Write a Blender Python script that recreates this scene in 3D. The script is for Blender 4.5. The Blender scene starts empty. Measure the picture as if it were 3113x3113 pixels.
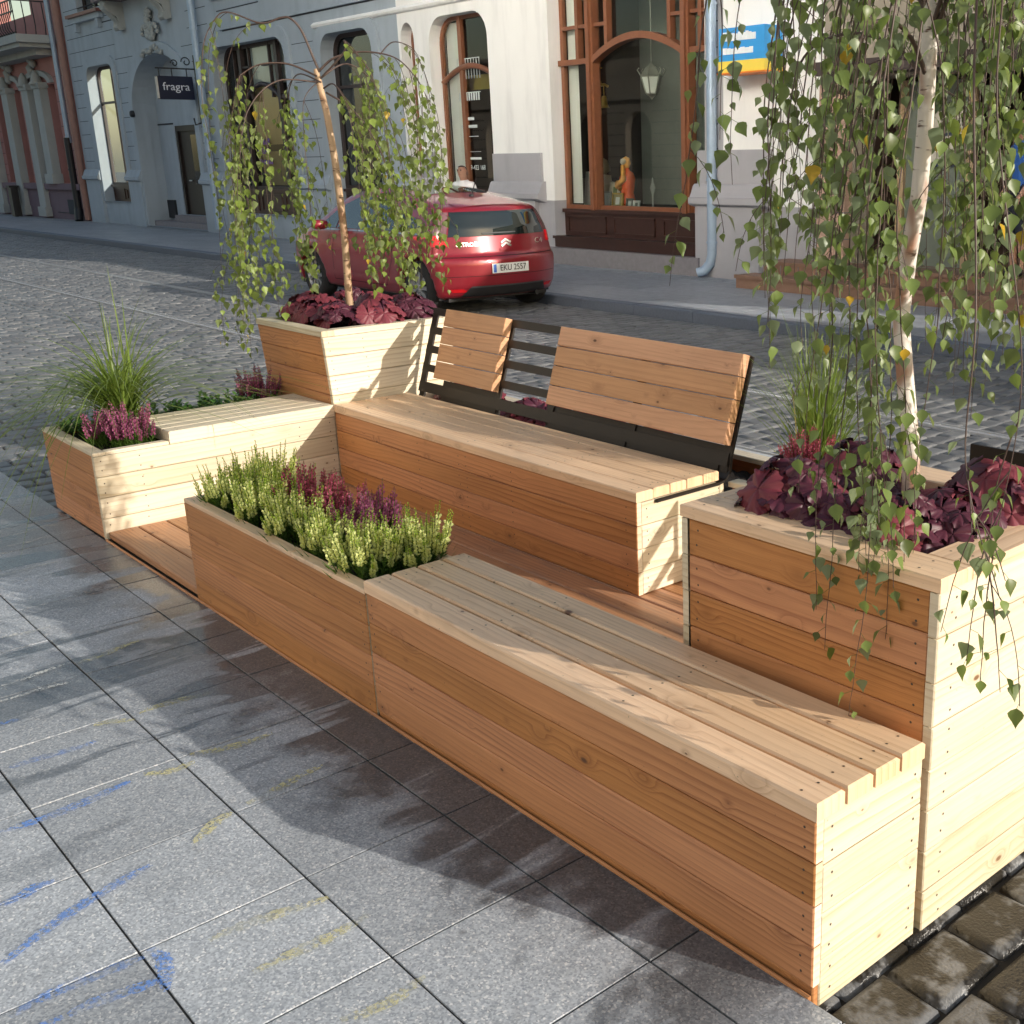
import bpy, bmesh, math, random
import numpy as np
from mathutils import Vector, Matrix, Quaternion
R = math.radians
random.seed(7)
SC = bpy.context.scene
COL = SC.collection

# ------------------------------------------------------------------ helpers
class MB:
    """collects faces with uv, material slot and a random value per face, links them as ONE mesh object"""
    def __init__(s):
        s.v = []; s.f = []; s.uv = []; s.m = []; s.r = []; s.sm = []
    def face(s, pts, uv=None, m=0, r=0.5, smooth=False):
        b = len(s.v); s.v.extend([tuple(p) for p in pts]); n = len(pts)
        s.f.append(tuple(range(b, b+n))); s.uv.append(uv if uv else [(p[0], p[2] if len(p) > 2 else p[1]) for p in pts])
        s.m.append(m); s.r.append(r); s.sm.append(smooth)
    def grid(s, P, m=0, r=0.5, smooth=True, closed=False, uvs=None):
        """P[i][j] points, shared vertices"""
        b = len(s.v); ni = len(P); nj = len(P[0])
        for row in P: s.v.extend([tuple(p) for p in row])
        for i in range(ni-1):
            for j in range(nj-1 + (1 if closed else 0)):
                j2 = (j+1) % nj
                s.f.append((b+i*nj+j, b+i*nj+j2, b+(i+1)*nj+j2, b+(i+1)*nj+j))
                if uvs: s.uv.append([uvs[i][j], uvs[i][j2], uvs[i+1][j2], uvs[i+1][j]])
                else: s.uv.append([(j/nj, i/ni), ((j+1)/nj, i/ni), ((j+1)/nj, (i+1)/ni), (j/nj, (i+1)/ni)])
                s.m.append(m); s.r.append(r); s.sm.append(smooth)
    def mesh(s, vs, fs, m=0, r=0.5, smooth=False, M=None):
        b = len(s.v)
        if M is not None: vs = [tuple(M @ Vector(v)) for v in vs]
        s.v.extend([tuple(v) for v in vs])
        for f in fs:
            s.f.append(tuple(b+i for i in f)); s.uv.append([(vs[i][0], vs[i][1]) for i in f]); s.m.append(m); s.r.append(r); s.sm.append(smooth)
    def box(s, x0, x1, y0, y1, z0, z1, m=0, r=0.5, bev=0):
        if bev <= 0:
            p = [(x0,y0,z0),(x1,y0,z0),(x1,y1,z0),(x0,y1,z0),(x0,y0,z1),(x1,y0,z1),(x1,y1,z1),(x0,y1,z1)]
            fs = [(0,3,2,1),(4,5,6,7),(0,1,5,4),(1,2,6,5),(2,3,7,6),(3,0,4,7)]
            s.mesh(p, fs, m, r)
        else:
            b = bev; rings = []
            for z, i in ((z0, b), (z0+b, 0), (z1-b, 0), (z1, b)):
                rings.append([(x0+i, y0+i, z), (x1-i, y0+i, z), (x1-i, y1-i, z), (x0+i, y1-i, z)])
            # chamfered vertical edges are left sharp; top and bottom chamfered
            vs = [q for rr in rings for q in rr]; fs = [(3,2,1,0), (12,13,14,15)]
            for k in range(3):
                for j in range(4):
                    a = k*4+j; c = k*4+(j+1) % 4; fs.append((a, c, c+4, a+4))
            s.mesh(vs, fs, m, r)
    def tube(s, pts, rad, n=8, m=0, r=0.5, cap=True, smooth=True):
        P = [Vector(p) for p in pts]
        if not isinstance(rad, (list, tuple)): rad = [rad]*len(P)
        rings = []; up = None
        L = 0; uvs = []
        for i, p in enumerate(P):
            t = (P[min(i+1, len(P)-1)] - P[max(i-1, 0)])
            if t.length < 1e-9: t = Vector((0, 0, 1))
            t.normalize()
            if up is None:
                up = t.orthogonal().normalized()
            else:
                up = (up - t*up.dot(t))
                if up.length < 1e-6: up = t.orthogonal()
                up.normalize()
            bi = t.cross(up)
            if i: L += (P[i]-P[i-1]).length
            rings.append([p + (up*math.cos(2*math.pi*k/n) + bi*math.sin(2*math.pi*k/n))*rad[i] for k in range(n)])
            uvs.append([(k/n, L) for k in range(n)])
        s.grid(rings, m, r, smooth, closed=True, uvs=uvs)
        if cap:
            for ring in (list(reversed(rings[0])), rings[-1]): s.face(ring, m=m, r=r)
    def lathe(s, prof, c=(0,0,0), n=16, m=0, r=0.5, axis='z', smooth=True):
        rings = []
        for (q, h) in prof:
            ring = []
            for k in range(n):
                a = 2*math.pi*k/n
                x, y = q*math.cos(a), q*math.sin(a)
                if axis == 'z': p = (c[0]+x, c[1]+y, c[2]+h)
                elif axis == 'y': p = (c[0]+x, c[1]+h, c[2]-y)
                else: p = (c[0]+h, c[1]+x, c[2]+y)
                ring.append(p)
            rings.append(ring)
        s.grid(rings, m, r, smooth, closed=True)
    def build(s, name, mats, parent=None, sharp=None):
        me = bpy.data.meshes.new(name); me.from_pydata(s.v, [], s.f); 
        if not isinstance(mats, (list, tuple)): mats = [mats]
        for mm in mats: me.materials.append(mm)
        nf = len(s.f)
        me.polygons.foreach_set('material_index', s.m)
        me.polygons.foreach_set('use_smooth', s.sm)
        uvl = me.uv_layers.new(name='UVMap')
        flat = [c for u in s.uv for q in u for c in q]
        uvl.data.foreach_set('uv', flat)
        a = me.attributes.new('rnd', 'FLOAT', 'FACE'); a.data.foreach_set('value', s.r)
        me.update()
        o = bpy.data.objects.new(name, me); COL.objects.link(o)
        if parent is not None: o.parent = parent
        return o

def tag(o, label=None, cat=None, group=None, kind=None):
    if label: o['label'] = label
    if cat: o['category'] = cat
    if group: o['group'] = group
    if kind: o['kind'] = kind
    return o
def thing(name, label, cat, loc=(0,0,0), group=None, rz=0):
    o = bpy.data.objects.new(name, None); COL.objects.link(o); o.location = loc; o.rotation_euler = (0, 0, rz)
    o.empty_display_size = 0.1
    return tag(o, label, cat, group)
def dup(root, loc, rz=0.0, label=None, scale=1.0):
    r = root.copy(); COL.objects.link(r); r.location = loc; r.rotation_euler = (0, 0, rz); r.scale = (scale,)*3
    if label: r['label'] = label
    for ch in list(root.children):
        c = ch.copy(); COL.objects.link(c); c.parent = r
        for g in list(ch.children):
            d = g.copy(); COL.objects.link(d); d.parent = c
    return r

def plate(outer, holes, y0, y1):
    """flat wall with openings: outline and holes in (x,z), thickness y0..y1 -> (verts, faces)"""
    cu = bpy.data.curves.new('plate', 'CURVE'); cu.dimensions = '2D'; cu.fill_mode = 'BOTH'; cu.extrude = (y1-y0)/2
    for loop in [outer] + list(holes):
        sp = cu.splines.new('POLY'); sp.points.add(len(loop)-1)
        for p, q in zip(sp.points, loop): p.co = (q[0], q[1], 0, 1)
        sp.use_cyclic_u = True
    ob = bpy.data.objects.new('plate', cu); COL.objects.link(ob)
    dg = bpy.context.evaluated_depsgraph_get(); dg.update()
    me = bpy.data.meshes.new_from_object(ob.evaluated_get(dg))
    yc = (y0+y1)/2
    vs = [(v.co.x, yc - v.co.z, v.co.y) for v in me.vertices]
    fs = [tuple(p.vertices) for p in me.polygons]
    bpy.data.objects.remove(ob); bpy.data.curves.remove(cu); bpy.data.meshes.remove(me)
    return vs, fs
def rrect(x0, x1, z0, z1, rt=0.0, rb=0.0, n=6):
    pts = []
    def arc(cx, cz, a0, r):
        if r <= 0: return [(cx, cz)]
        return [(cx+r*math.cos(a0+i*math.pi/2/n), cz+r*math.sin(a0+i*math.pi/2/n)) for i in range(n+1)]
    pts += arc(x1-rt, z1-rt, 0, rt); pts += arc(x0+rt, z1-rt, math.pi/2, rt)
    pts += arc(x0+rb, z0+rb, math.pi, rb); pts += arc(x1-rb, z0+rb, 1.5*math.pi, rb)
    return pts
def archp(x0, x1, z0, zs, rise, n=20):
    cx = (x0+x1)/2; rx = (x1-x0)/2
    return [(x0, z0), (x1, z0)] + [(cx+rx*math.cos(math.pi*i/n), zs+rise*math.sin(math.pi*i/n)) for i in range(n+1)]
def text_mesh(body, size, depth=0.002, align='CENTER', xscale=1.0):
    cu = bpy.data.curves.new('txt', 'FONT'); cu.body = body; cu.size = size; cu.extrude = depth; cu.align_x = align; cu.align_y = 'CENTER'
    ob = bpy.data.objects.new('txt', cu); COL.objects.link(ob)
    dg = bpy.context.evaluated_depsgraph_get(); dg.update()
    me = bpy.data.meshes.new_from_object(ob.evaluated_get(dg))
    vs = [(v.co.x*xscale, v.co.y, v.co.z) for v in me.vertices]; fs = [tuple(p.vertices) for p in me.polygons]
    bpy.data.objects.remove(ob); bpy.data.curves.remove(cu); bpy.data.meshes.remove(me)
    return vs, fs

# ------------------------------------------------------------------ node helper
class NT:
    def __init__(s, name):
        s.mat = bpy.data.materials.new(name); s.mat.use_nodes = True; s.nt = s.mat.node_tree; s.nt.nodes.clear()
        s.out = s.nt.nodes.new('ShaderNodeOutputMaterial')
    def n(s, typ, ins=None, **props):
        nd = s.nt.nodes.new('ShaderNode'+typ)
        for k, v in props.items(): setattr(nd, k, v)
        for k, v in (ins or {}).items():
            sk = nd.inputs[k]
            if isinstance(v, bpy.types.NodeSocket): s.nt.links.new(v, sk)
            else: sk.default_value = v
        return nd
    def math(s, op, a, b=0.0, c=None, clamp=False):
        nd = s.nt.nodes.new('ShaderNodeMath'); nd.operation = op; nd.use_clamp = clamp
        for i, v in enumerate((a, b, c)):
            if v is None: continue
            if isinstance(v, bpy.types.NodeSocket): s.nt.links.new(v, nd.inputs[i])
            else: nd.inputs[i].default_value = v
        return nd.outputs[0]
    def vmul(s, v, k):
        return s.n('VectorMath', {0: v, 1: k}, operation='MULTIPLY').outputs[0]
    def mix(s, f, a, b, blend='MIX'):
        nd = s.nt.nodes.new('ShaderNodeMix'); nd.data_type = 'RGBA'; nd.blend_type = blend
        for i, v in ((0, f), (6, a), (7, b)):
            if isinstance(v, bpy.types.NodeSocket): s.nt.links.new(v, nd.inputs[i])
            else: nd.inputs[i].default_value = v if i == 0 or len(v) == 4 else (*v, 1)
        return nd.outputs[2]
    def ramp(s, f, stops, interp='LINEAR'):
        nd = s.nt.nodes.new('ShaderNodeValToRGB'); cr = nd.color_ramp; cr.interpolation = interp
        while len(cr.elements) < len(stops): cr.elements.new(0.5)
        for e, (p, c) in zip(cr.elements, stops):
            e.position = p; e.color = c if len(c) == 4 else (*c, 1)
        s.nt.links.new(f, nd.inputs[0]); return nd.outputs[0]
    def step(s, x, a, b):
        nd = s.nt.nodes.new('ShaderNodeMapRange'); nd.interpolation_type = 'SMOOTHSTEP'
        s.nt.links.new(x, nd.inputs[0]); nd.inputs[1].default_value = a; nd.inputs[2].default_value = b
        return nd.outputs[0]
    def noise(s, vec, scale=1.0, detail=2.0, rough=0.5, dist=0.0):
        return s.n('TexNoise', {'Vector': vec, 'Scale': scale, 'Detail': detail, 'Roughness': rough, 'Distortion': dist}).outputs[0]
    def pos(s): return s.n('NewGeometry').outputs['Position']
    def obj(s): return s.n('TexCoord').outputs['Object']
    def uv(s): return s.n('UVMap', uv_map='UVMap').outputs[0]
    def rnd(s): return s.n('Attribute', attribute_name='rnd').outputs['Fac']
    def bump(s, h, strength=0.3, dist=0.01, normal=None):
        ins = {'Height': h, 'Strength': strength, 'Distance': dist}
        if normal is not None: ins['Normal'] = normal
        return s.n('Bump', ins).outputs[0]
    def bsdf(s, col, rough=0.6, normal=None, **kw):
        ins = {'Base Color': col if isinstance(col, bpy.types.NodeSocket) or len(col) == 4 else (*col, 1), 'Roughness': rough}
        if normal is not None: ins['Normal'] = normal
        ins.update(kw)
        b = s.n('BsdfPrincipled', ins); s.nt.links.new(b.outputs[0], s.out.inputs[0]); return s.mat

def rgb(r, g, b):
    """sRGB 0-255 -> linear"""
    f = lambda c: (c/255/12.92) if c/255 <= 0.04045 else ((c/255+0.055)/1.055)**2.4
    return (f(r), f(g), f(b), 1)

def plain(name, col, rough=0.6, var=0.12, scale=6.0, bump=0.0, **kw):
    t = NT(name); p = t.obj()
    n1 = t.noise(p, scale, 4, 0.6); 
    c = t.mix(n1, tuple(x*(1-var) for x in col[:3]), tuple(min(1, x*(1+var)) for x in col[:3]))
    nm = t.bump(t.noise(p, scale*8, 3), bump, 0.01) if bump else None
    return t.bsdf(c, rough, nm, **kw)

# ------------------------------------------------------------------ materials
def wood(name, light, dark, knot=(0.13,0.055,0.025), sat_var=0.12, rough=0.5, wear=0.0, bw=0.95, kt=0.0):
    t = NT(name); uv = t.uv(); sep = t.n('SeparateXYZ', {0: uv}); u, v = sep.outputs[0], sep.outputs[1]
    rnd = t.rnd()
    w1 = t.noise(t.vmul(uv, (0.55, 3.6, 1)), 1.0, 1.5, 0.45)
    w2 = t.noise(t.vmul(uv, (3.5, 22.0, 1)), 1.0, 2.0, 0.5)
    def knots(sc, thr, r0, r1, hal):
        vor = t.n('TexVoronoi', {'Vector': t.vmul(uv, sc), 'Scale': 1.0, 'Randomness': 1.0}, feature='F1')
        dist = vor.outputs['Distance']; cs = t.n('SeparateColor', {0: vor.outputs['Color']})
        ex = t.math('GREATER_THAN', cs.outputs[0], thr); size = t.math('MULTIPLY_ADD', cs.outputs[1], r1-r0, r0)
        k = t.math('MULTIPLY', ex, t.math('SUBTRACT', 1.0, t.step(t.math('DIVIDE', dist, size), 0.55, 1.2)))
        h = t.math('MULTIPLY', ex, t.math('SUBTRACT', 1.0, t.step(dist, 0.01, hal)))
        return k, h
    kn, halo = knots((5.0, 9.0, 1), 0.60-kt, 0.045, 0.105, 0.36)
    kn2, halo2 = knots((10.0, 15.0, 1), 0.70-kt, 0.04, 0.09, 0.28)
    ringc = t.math('ADD', t.math('MULTIPLY', v, 44.0), t.math('ADD', t.math('MULTIPLY', w1, 8.5), t.math('MULTIPLY', halo, 2.4)))
    ringc = t.math('ADD', ringc, t.math('ADD', t.math('MULTIPLY', w2, 0.7), t.math('MULTIPLY', halo2, 0.8)))
    fr = t.math('FRACT', ringc)
    band = t.math('MULTIPLY', t.math('POWER', fr, 2.6), t.math('SUBTRACT', 1.0, t.step(fr, 0.88, 1.0)))
    fade = t.step(t.noise(t.vmul(uv, (0.6, 8.0, 1)), 1.3, 1.0), 0.32, 0.68)
    band = t.math('MULTIPLY', band, t.math('MULTIPLY_ADD', fade, 0.8, 0.25))
    fib = t.noise(t.vmul(uv, (6.0, 330.0, 1)), 1.0, 3.0, 0.65)
    fib2 = t.noise(t.vmul(uv, (2.2, 60.0, 1)), 1.0, 2.0, 0.6)
    f = t.math('ADD', t.math('MULTIPLY', band, bw), t.math('ADD', t.math('MULTIPLY', t.math('SUBTRACT', fib, 0.42), 0.8), t.math('MULTIPLY', t.math('SUBTRACT', fib2, 0.45), 0.7)), clamp=True)
    c = t.mix(f, light, dark)
    big = t.noise(t.vmul(uv, (1.3, 4.0, 1)), 1.0, 3.0)
    c = t.mix(t.math('MULTIPLY', t.math('MAXIMUM', halo, t.math('MULTIPLY', halo2, 0.7)), 0.42), c, tuple(d*0.75 for d in dark))
    hs = t.n('HueSaturation', {'Hue': t.math('MULTIPLY_ADD', rnd, 0.006, 0.496), 'Saturation': t.math('MULTIPLY_ADD', rnd, sat_var, 1.0-sat_var*0.5),
              'Value': t.math('MULTIPLY', t.math('MULTIPLY_ADD', rnd, -0.22, 1.10), t.math('MULTIPLY_ADD', big, 0.55, 0.74)), 'Color': c})
    c = hs.outputs[0]
    if wear > 0:
        wn = t.noise(t.vmul(uv, (2.0, 9.0, 1)), 1.5, 5.0, 0.65)
        c = t.mix(t.math('MULTIPLY', t.step(wn, 0.48, 0.75), wear), c, (0.26, 0.19, 0.15))
    c = t.mix(t.math('MAXIMUM', kn, t.math('MULTIPLY', kn2, 0.85)), c, knot)
    sp = t.noise(uv, 70.0, 2.0, 0.7); c = t.mix(t.math('MULTIPLY', t.step(sp, 0.68, 0.77), 0.5), c, (0.12, 0.07, 0.04))
    h = t.math('SUBTRACT', t.math('MULTIPLY', fib, 0.5), t.math('MULTIPLY', band, 0.5))
    return t.bsdf(c, t.math('MULTIPLY_ADD', fib, 0.25, rough-0.1), t.bump(h, 0.45, 0.0015))

W_SHADE = wood('larch_shade_boards', (0.58, 0.268, 0.105), (0.29, 0.100, 0.034), bw=0.85, kt=0.08)  # boards of the shaded faces, shade put into the tone
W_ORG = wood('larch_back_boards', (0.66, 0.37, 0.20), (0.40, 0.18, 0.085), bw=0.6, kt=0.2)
W_SUN = wood('larch_sunlit_boards', (0.72, 0.635, 0.475), (0.52, 0.41, 0.26), knot=(0.2, 0.11, 0.05), sat_var=0.15)  # same larch for sun-facing sides, sunlight put into the tone
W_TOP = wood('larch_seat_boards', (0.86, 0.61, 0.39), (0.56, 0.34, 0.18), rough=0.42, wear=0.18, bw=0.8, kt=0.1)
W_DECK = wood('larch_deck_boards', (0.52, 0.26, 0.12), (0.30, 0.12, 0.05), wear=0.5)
STEEL = plain('black_steel', (0.018, 0.014, 0.012), 0.45, 0.3, 20, 0.03, Metallic=0.3)
SCREW = plain('screw_heads', (0.07, 0.05, 0.035), 0.5)
def mk_soil():
    t = NT('potting_soil'); p = t.obj(); a = t.noise(p, 40, 5, 0.7); b = t.noise(p, 180, 3)
    c = t.mix(a, (0.008, 0.006, 0.005), (0.045, 0.03, 0.02)); return t.bsdf(c, 0.95, t.bump(t.math('ADD', a, b), 0.9, 0.02))
SOIL = mk_soil()

def leafmat(name, top, under, trans=0.35, rough=0.42, var=0.5, yellow=None, vein=0.0):
    t = NT(name); rnd = t.rnd()
    g = t.n('NewGeometry')
    c = t.mix(t.math('POWER', rnd, 1.0), tuple(x*(1-var) for x in top), tuple(x*(1+var) for x in top))
    if yellow: c = t.mix(t.math('GREATER_THAN', rnd, 0.984), c, yellow)
    c = t.mix(g.outputs['Backfacing'], c, under)
    c = t.mix(t.math('MULTIPLY', t.noise(t.obj(), 60, 2), 0.3), c, tuple(x*0.5 for x in top))
    b = t.n('BsdfPrincipled', {'Base Color': c, 'Roughness': rough, 'Specular IOR Level': 0.4})
    tr = t.n('BsdfTranslucent', {'Color': t.mix(0.55, c, (top[0]*1.9, top[1]*1.7, top[2]*0.6))})
    m = t.n('MixShader', {0: trans, 1: b.outputs[0], 2: tr.outputs[0]})
    t.nt.links.new(m.outputs[0], t.out.inputs[0]); return t.mat
M_BIRCH = leafmat('birch_leaf', (0.145, 0.205, 0.058), (0.24, 0.30, 0.18), 0.36, 0.38, 0.6, (0.62, 0.38, 0.03))
M_BIRCH2 = leafmat('birch_leaf_light', (0.17, 0.235, 0.045), (0.24, 0.30, 0.13), 0.36, 0.42, 0.5, (0.70, 0.46, 0.04))
M_GRASS = leafmat('grass_blade', (0.17, 0.25, 0.05), (0.19, 0.26, 0.07), 0.35, 0.45, 0.45, (0.42, 0.34, 0.14))
M_EVER = leafmat('glossy_green_leaf', (0.055, 0.13, 0.028), (0.09, 0.16, 0.06), 0.2, 0.28, 0.55)
M_HEATG = leafmat('heather_needles', (0.085, 0.165, 0.022), (0.085, 0.165, 0.022), 0.25, 0.6, 0.5)
M_HEATT = leafmat('heather_tips', (0.52, 0.70, 0.10), (0.52, 0.70, 0.10), 0.45, 0.6, 0.3)
M_HEATW = leafmat('heather_white_bells', (0.72, 0.76, 0.36), (0.72, 0.76, 0.36), 0.35, 0.6, 0.25)
M_HEATP = leafmat('heather_plum_bells', (0.36, 0.10, 0.22), (0.36, 0.10, 0.22), 0.3, 0.6, 0.5)
M_HEATR = leafmat('heather_rose_bells', (0.42, 0.095, 0.16), (0.42, 0.095, 0.16), 0.3, 0.6, 0.45)
M_HEU = leafmat('heuchera_leaf', (0.036, 0.014, 0.028), (0.09, 0.020, 0.038), 0.08, 0.46, 0.6)
M_HEU2 = leafmat('heuchera_leaf_red', (0.11, 0.028, 0.046), (0.22, 0.042, 0.06), 0.18, 0.48, 0.6)
def mk_bark(name, base, dark, brown):
    t = NT(name); uv = t.uv(); p = t.obj()
    a = t.noise(t.vmul(p, (14, 14, 60)), 1.0, 3, 0.6)
    dash = t.step(a, 0.60, 0.68)
    big = t.noise(t.vmul(p, (10, 10, 5)), 1.0, 2); peel = t.step(big, 0.5, 0.62)
    c = t.mix(peel, base, brown); c = t.mix(dash, c, dark)
    return t.bsdf(c, 0.6, t.bump(a, 0.4, 0.004))
BARK_W = mk_bark('white_birch_bark', (0.72, 0.66, 0.60), (0.10, 0.05, 0.035), (0.34, 0.17, 0.10))
BARK_T = mk_bark('tan_birch_bark', (0.46, 0.31, 0.19), (0.10, 0.05, 0.03), (0.30, 0.16, 0.085))
TWIG = plain('birch_twig', (0.075, 0.046, 0.036), 0.5, 0.4, 30)

def mk_slab():
    t = NT('granite_slabs'); p = t.pos(); rnd = t.rnd()
    g1 = t.n('TexVoronoi', {'Vector': p, 'Scale': 210.0}).outputs['Color']; g = t.n('SeparateColor', {0: g1}).outputs[0]
    n2 = t.noise(p, 2.2, 4, 0.6); n3 = t.noise(p, 14.0, 4, 0.6)
    base = t.mix(g, (0.27, 0.295, 0.33), (0.54, 0.575, 0.61))
    base = t.mix(t.math('GREATER_THAN', g, 0.93), base, (0.66, 0.67, 0.68))
    val = t.math('MULTIPLY', t.math('MULTIPLY_ADD', rnd, 0.34, 0.80), t.math('MULTIPLY_ADD', n2, 0.8, 0.60))
    c = t.n('HueSaturation', {'Value': val, 'Color': base}).outputs[0]
    c = t.mix(t.math('MULTIPLY', t.step(n3, 0.55, 0.8), 0.35), c, (0.10, 0.095, 0.09))
    # wet runnels that drain toward the kerb, and a wet band along the timber
    sep = t.n('SeparateXYZ', {0: p}); y = sep.outputs[1]; x = sep.outputs[0]
    st = t.noise(t.vmul(p, (4.2, 0.75, 1)), 1.0, 4, 0.6, 0.5)
    st2 = t.noise(t.vmul(p, (2.4, 2.4, 1)), 1.0, 4, 0.65)
    gum = t.n('TexVoronoi', {'Vector': t.vmul(p, (3.1, 3.1, 1)), 'Scale': 1.0}).outputs['Distance']
    c = t.mix(t.math('MULTIPLY', t.math('SUBTRACT', 1.0, t.step(gum, 0.035, 0.06)), 0.6), c, (0.07, 0.07, 0.075))
    stain = t.noise(t.vmul(p, (1.3, 1.3, 1)), 1.7, 6, 0.7); c = t.mix(t.math('MULTIPLY', t.step(stain, 0.52, 0.72), 0.30), c, (0.14, 0.147, 0.16))
    near = t.step(t.math('ADD', y, t.math('MULTIPLY', t.math('SUBTRACT', st2, 0.5), 1.2)), -0.40, -0.16)
    region = t.math('MULTIPLY', t.step(x, -5.6, -3.0), t.math('SUBTRACT', 1.0, t.step(x, -0.2, 0.2)))
    near = t.math('MULTIPLY', near, t.math('MULTIPLY', region, t.step(st, 0.36, 0.46)))
    run = t.math('MULTIPLY', t.step(st, 0.53, 0.58), t.math('MULTIPLY', t.step(y, -1.7, -0.5), t.step(t.math('MULTIPLY', x, -1.0), 0.9, 2.2)))
    wet = t.math('MAXIMUM', t.math('MULTIPLY', near, 1.0), t.math('MULTIPLY', run, 0.8))
    wet = t.math('MULTIPLY', wet, 1.0, clamp=True)
    c = t.mix(wet, c, t.mix(0.74, c, (0.010, 0.010, 0.013)))
    ro = t.math('MULTIPLY_ADD', wet, -0.44, 0.60)
    h = t.math('ADD', t.math('MULTIPLY', g, 0.5), n3)
    return t.bsdf(c, ro, t.bump(h, 0.25, 0.002))
SLAB = mk_slab()
JOINT = plain('joint_sand', (0.035, 0.034, 0.033), 0.95, 0.3, 30)
def mk_cob(name, dark, light, wet=True):
    t = NT(name); p = t.pos(); rnd = t.rnd()
    n = t.noise(p, 9.0, 4, 0.6); n2 = t.noise(p, 0.9, 4, 0.6); g = t.noise(p, 130, 2)
    c = t.mix(t.math('MULTIPLY_ADD', rnd, 0.7, t.math('MULTIPLY', g, 0.3)), dark, light)
    c = t.n('HueSaturation', {'Value': t.math('MULTIPLY_ADD', n, 0.7, 0.62), 'Color': c}).outputs[0]
    sep = t.n('SeparateXYZ', {0: p})
    w = t.math('MULTIPLY', t.step(sep.outputs[0], -0.55, -0.1), t.math('SUBTRACT', 1.0, t.step(sep.outputs[1], 0.9, 1.6)))
    w = t.math('MULTIPLY', w, t.step(t.noise(p, 5.5, 4, 0.65), 0.40, 0.50))
    c = t.mix(w, c, (0.022, 0.018, 0.013))
    ro = t.math('MULTIPLY_ADD', n2, 0.35, 0.30)
    ro = t.math('MULTIPLY_ADD', w, -0.12, ro)
    return t.bsdf(c, ro, t.bump(t.math('ADD', n, g), 0.5, 0.006))
COB = mk_cob('worn_setts', (0.115, 0.117, 0.122), (0.245, 0.247, 0.248))
GAP = plain('sett_joints', (0.020, 0.018, 0.016), 0.95, 0.4, 12)
RAIL = plain('tram_rail_steel', (0.58, 0.59, 0.61), 0.30, 0.15, 30, Metallic=0.3)
FARSLAB = mk_cob('far_paving', (0.27, 0.29, 0.32), (0.38, 0.40, 0.43))
KERB = plain('kerb_granite', (0.13, 0.15, 0.19), 0.6, 0.25, 40, 0.2)
GROUND = plain('ground_base', (0.06, 0.06, 0.06), 0.95)

def stucco(name, col, dirty=0.25):
    t = NT(name); p = t.obj(); a = t.noise(p, 1.1, 5, 0.62); b = t.noise(p, 90, 3); d = t.noise(t.vmul(p, (3, 3, 0.5)), 1.0, 4, 0.6)
    c = t.mix(a, tuple(x*(1-dirty) for x in col), tuple(min(1, x*1.08) for x in col))
    c = t.mix(t.math('MULTIPLY', t.step(d, 0.46, 0.75), 0.34), c, tuple(x*0.62 for x in col))
    sep = t.n('SeparateXYZ', {0: t.pos()})
    low = t.math('SUBTRACT', 1.0, t.step(t.math('ADD', sep.outputs[2], t.math('MULTIPLY', a, 0.5)), 0.2, 0.75))
    c = t.mix(t.math('MULTIPLY', low, 0.3), c, tuple(x*0.55 for x in col))
    return t.bsdf(c, 0.88, t.bump(b, 0.25, 0.003))
ST_SHADE = stucco('shaded_render', (0.44, 0.50, 0.555), 0.24)  # house wall in the tone it has in shade
ST_SUN = stucco('sunlit_render', (0.90, 0.89, 0.86), 0.04)  # same house wall, sunlit patch put into the colour
ST_LOW = stucco('shaded_plinth_render', (0.46, 0.45, 0.47))  # lower wall and pilaster strip, shade put into the colour
ST_PINK = stucco('pink_render', (0.46, 0.22, 0.20))
ST_PURP = stucco('mauve_plinth_render', (0.20, 0.14, 0.17))
CREAM = stucco('pale_stone_trim', (0.44, 0.46, 0.45))
GROOVE = plain('shadow_groove', (0.05, 0.055, 0.065), 0.95)
STONE = plain('plinth_stone', (0.25, 0.23, 0.24), 0.85, 0.25, 12, 0.3)
BROWN = plain('dark_brown_joinery', (0.050, 0.020, 0.014), 0.4, 0.3, 9)
MAHOG = plain('mahogany_frame', (0.235, 0.088, 0.042), 0.35, 0.25, 9)
DKWOOD = plain('dark_window_frame', (0.045, 0.03, 0.028), 0.5, 0.3, 9)
ZINC = plain('zinc_pipe', (0.36, 0.46, 0.58), 0.4, 0.2, 6, Metallic=0.25)
BRPIPE = plain('brown_pipe', (0.30, 0.16, 0.13), 0.5, 0.2, 6)
BLKIRON = plain('black_iron', (0.016, 0.018, 0.022), 0.5, 0.3, 20)
INTER = plain('shop_interior', (0.035, 0.032, 0.030), 0.9, 0.3, 2)
INTERG = plain('shop_back_wall', (0.15, 0.17, 0.155), 0.9, 0.4, 1.2)
TERRA = plain('terracotta_tile', (0.26, 0.15, 0.10), 0.6, 0.2, 9, 0.2)
def mk_glass(name, tint=(0.85, 0.92, 0.9), ior=1.5, boost=1.0):
    t = NT(name); fr = t.n('Fresnel', {'IOR': ior}).outputs[0]
    tr = t.n('BsdfTransparent', {'Color': (*tint, 1)}); gl = t.n('BsdfGlossy', {'Color': (1, 1, 1, 1), 'Roughness': 0.015})
    m = t.n('MixShader', {0: t.math('MULTIPLY', fr, boost, clamp=True), 1: tr.outputs[0], 2: gl.outputs[0]})
    t.nt.links.new(m.outputs[0], t.out.inputs[0]); return t.mat
GLASS = mk_glass('shop_glass', (0.90, 0.95, 0.92), 1.5, 1.0)
DGLASS = NT('dark_window_glass').bsdf((0.010, 0.014, 0.016), 0.03, **{'IOR': 1.6, 'Specular IOR Level': 0.8})
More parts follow.
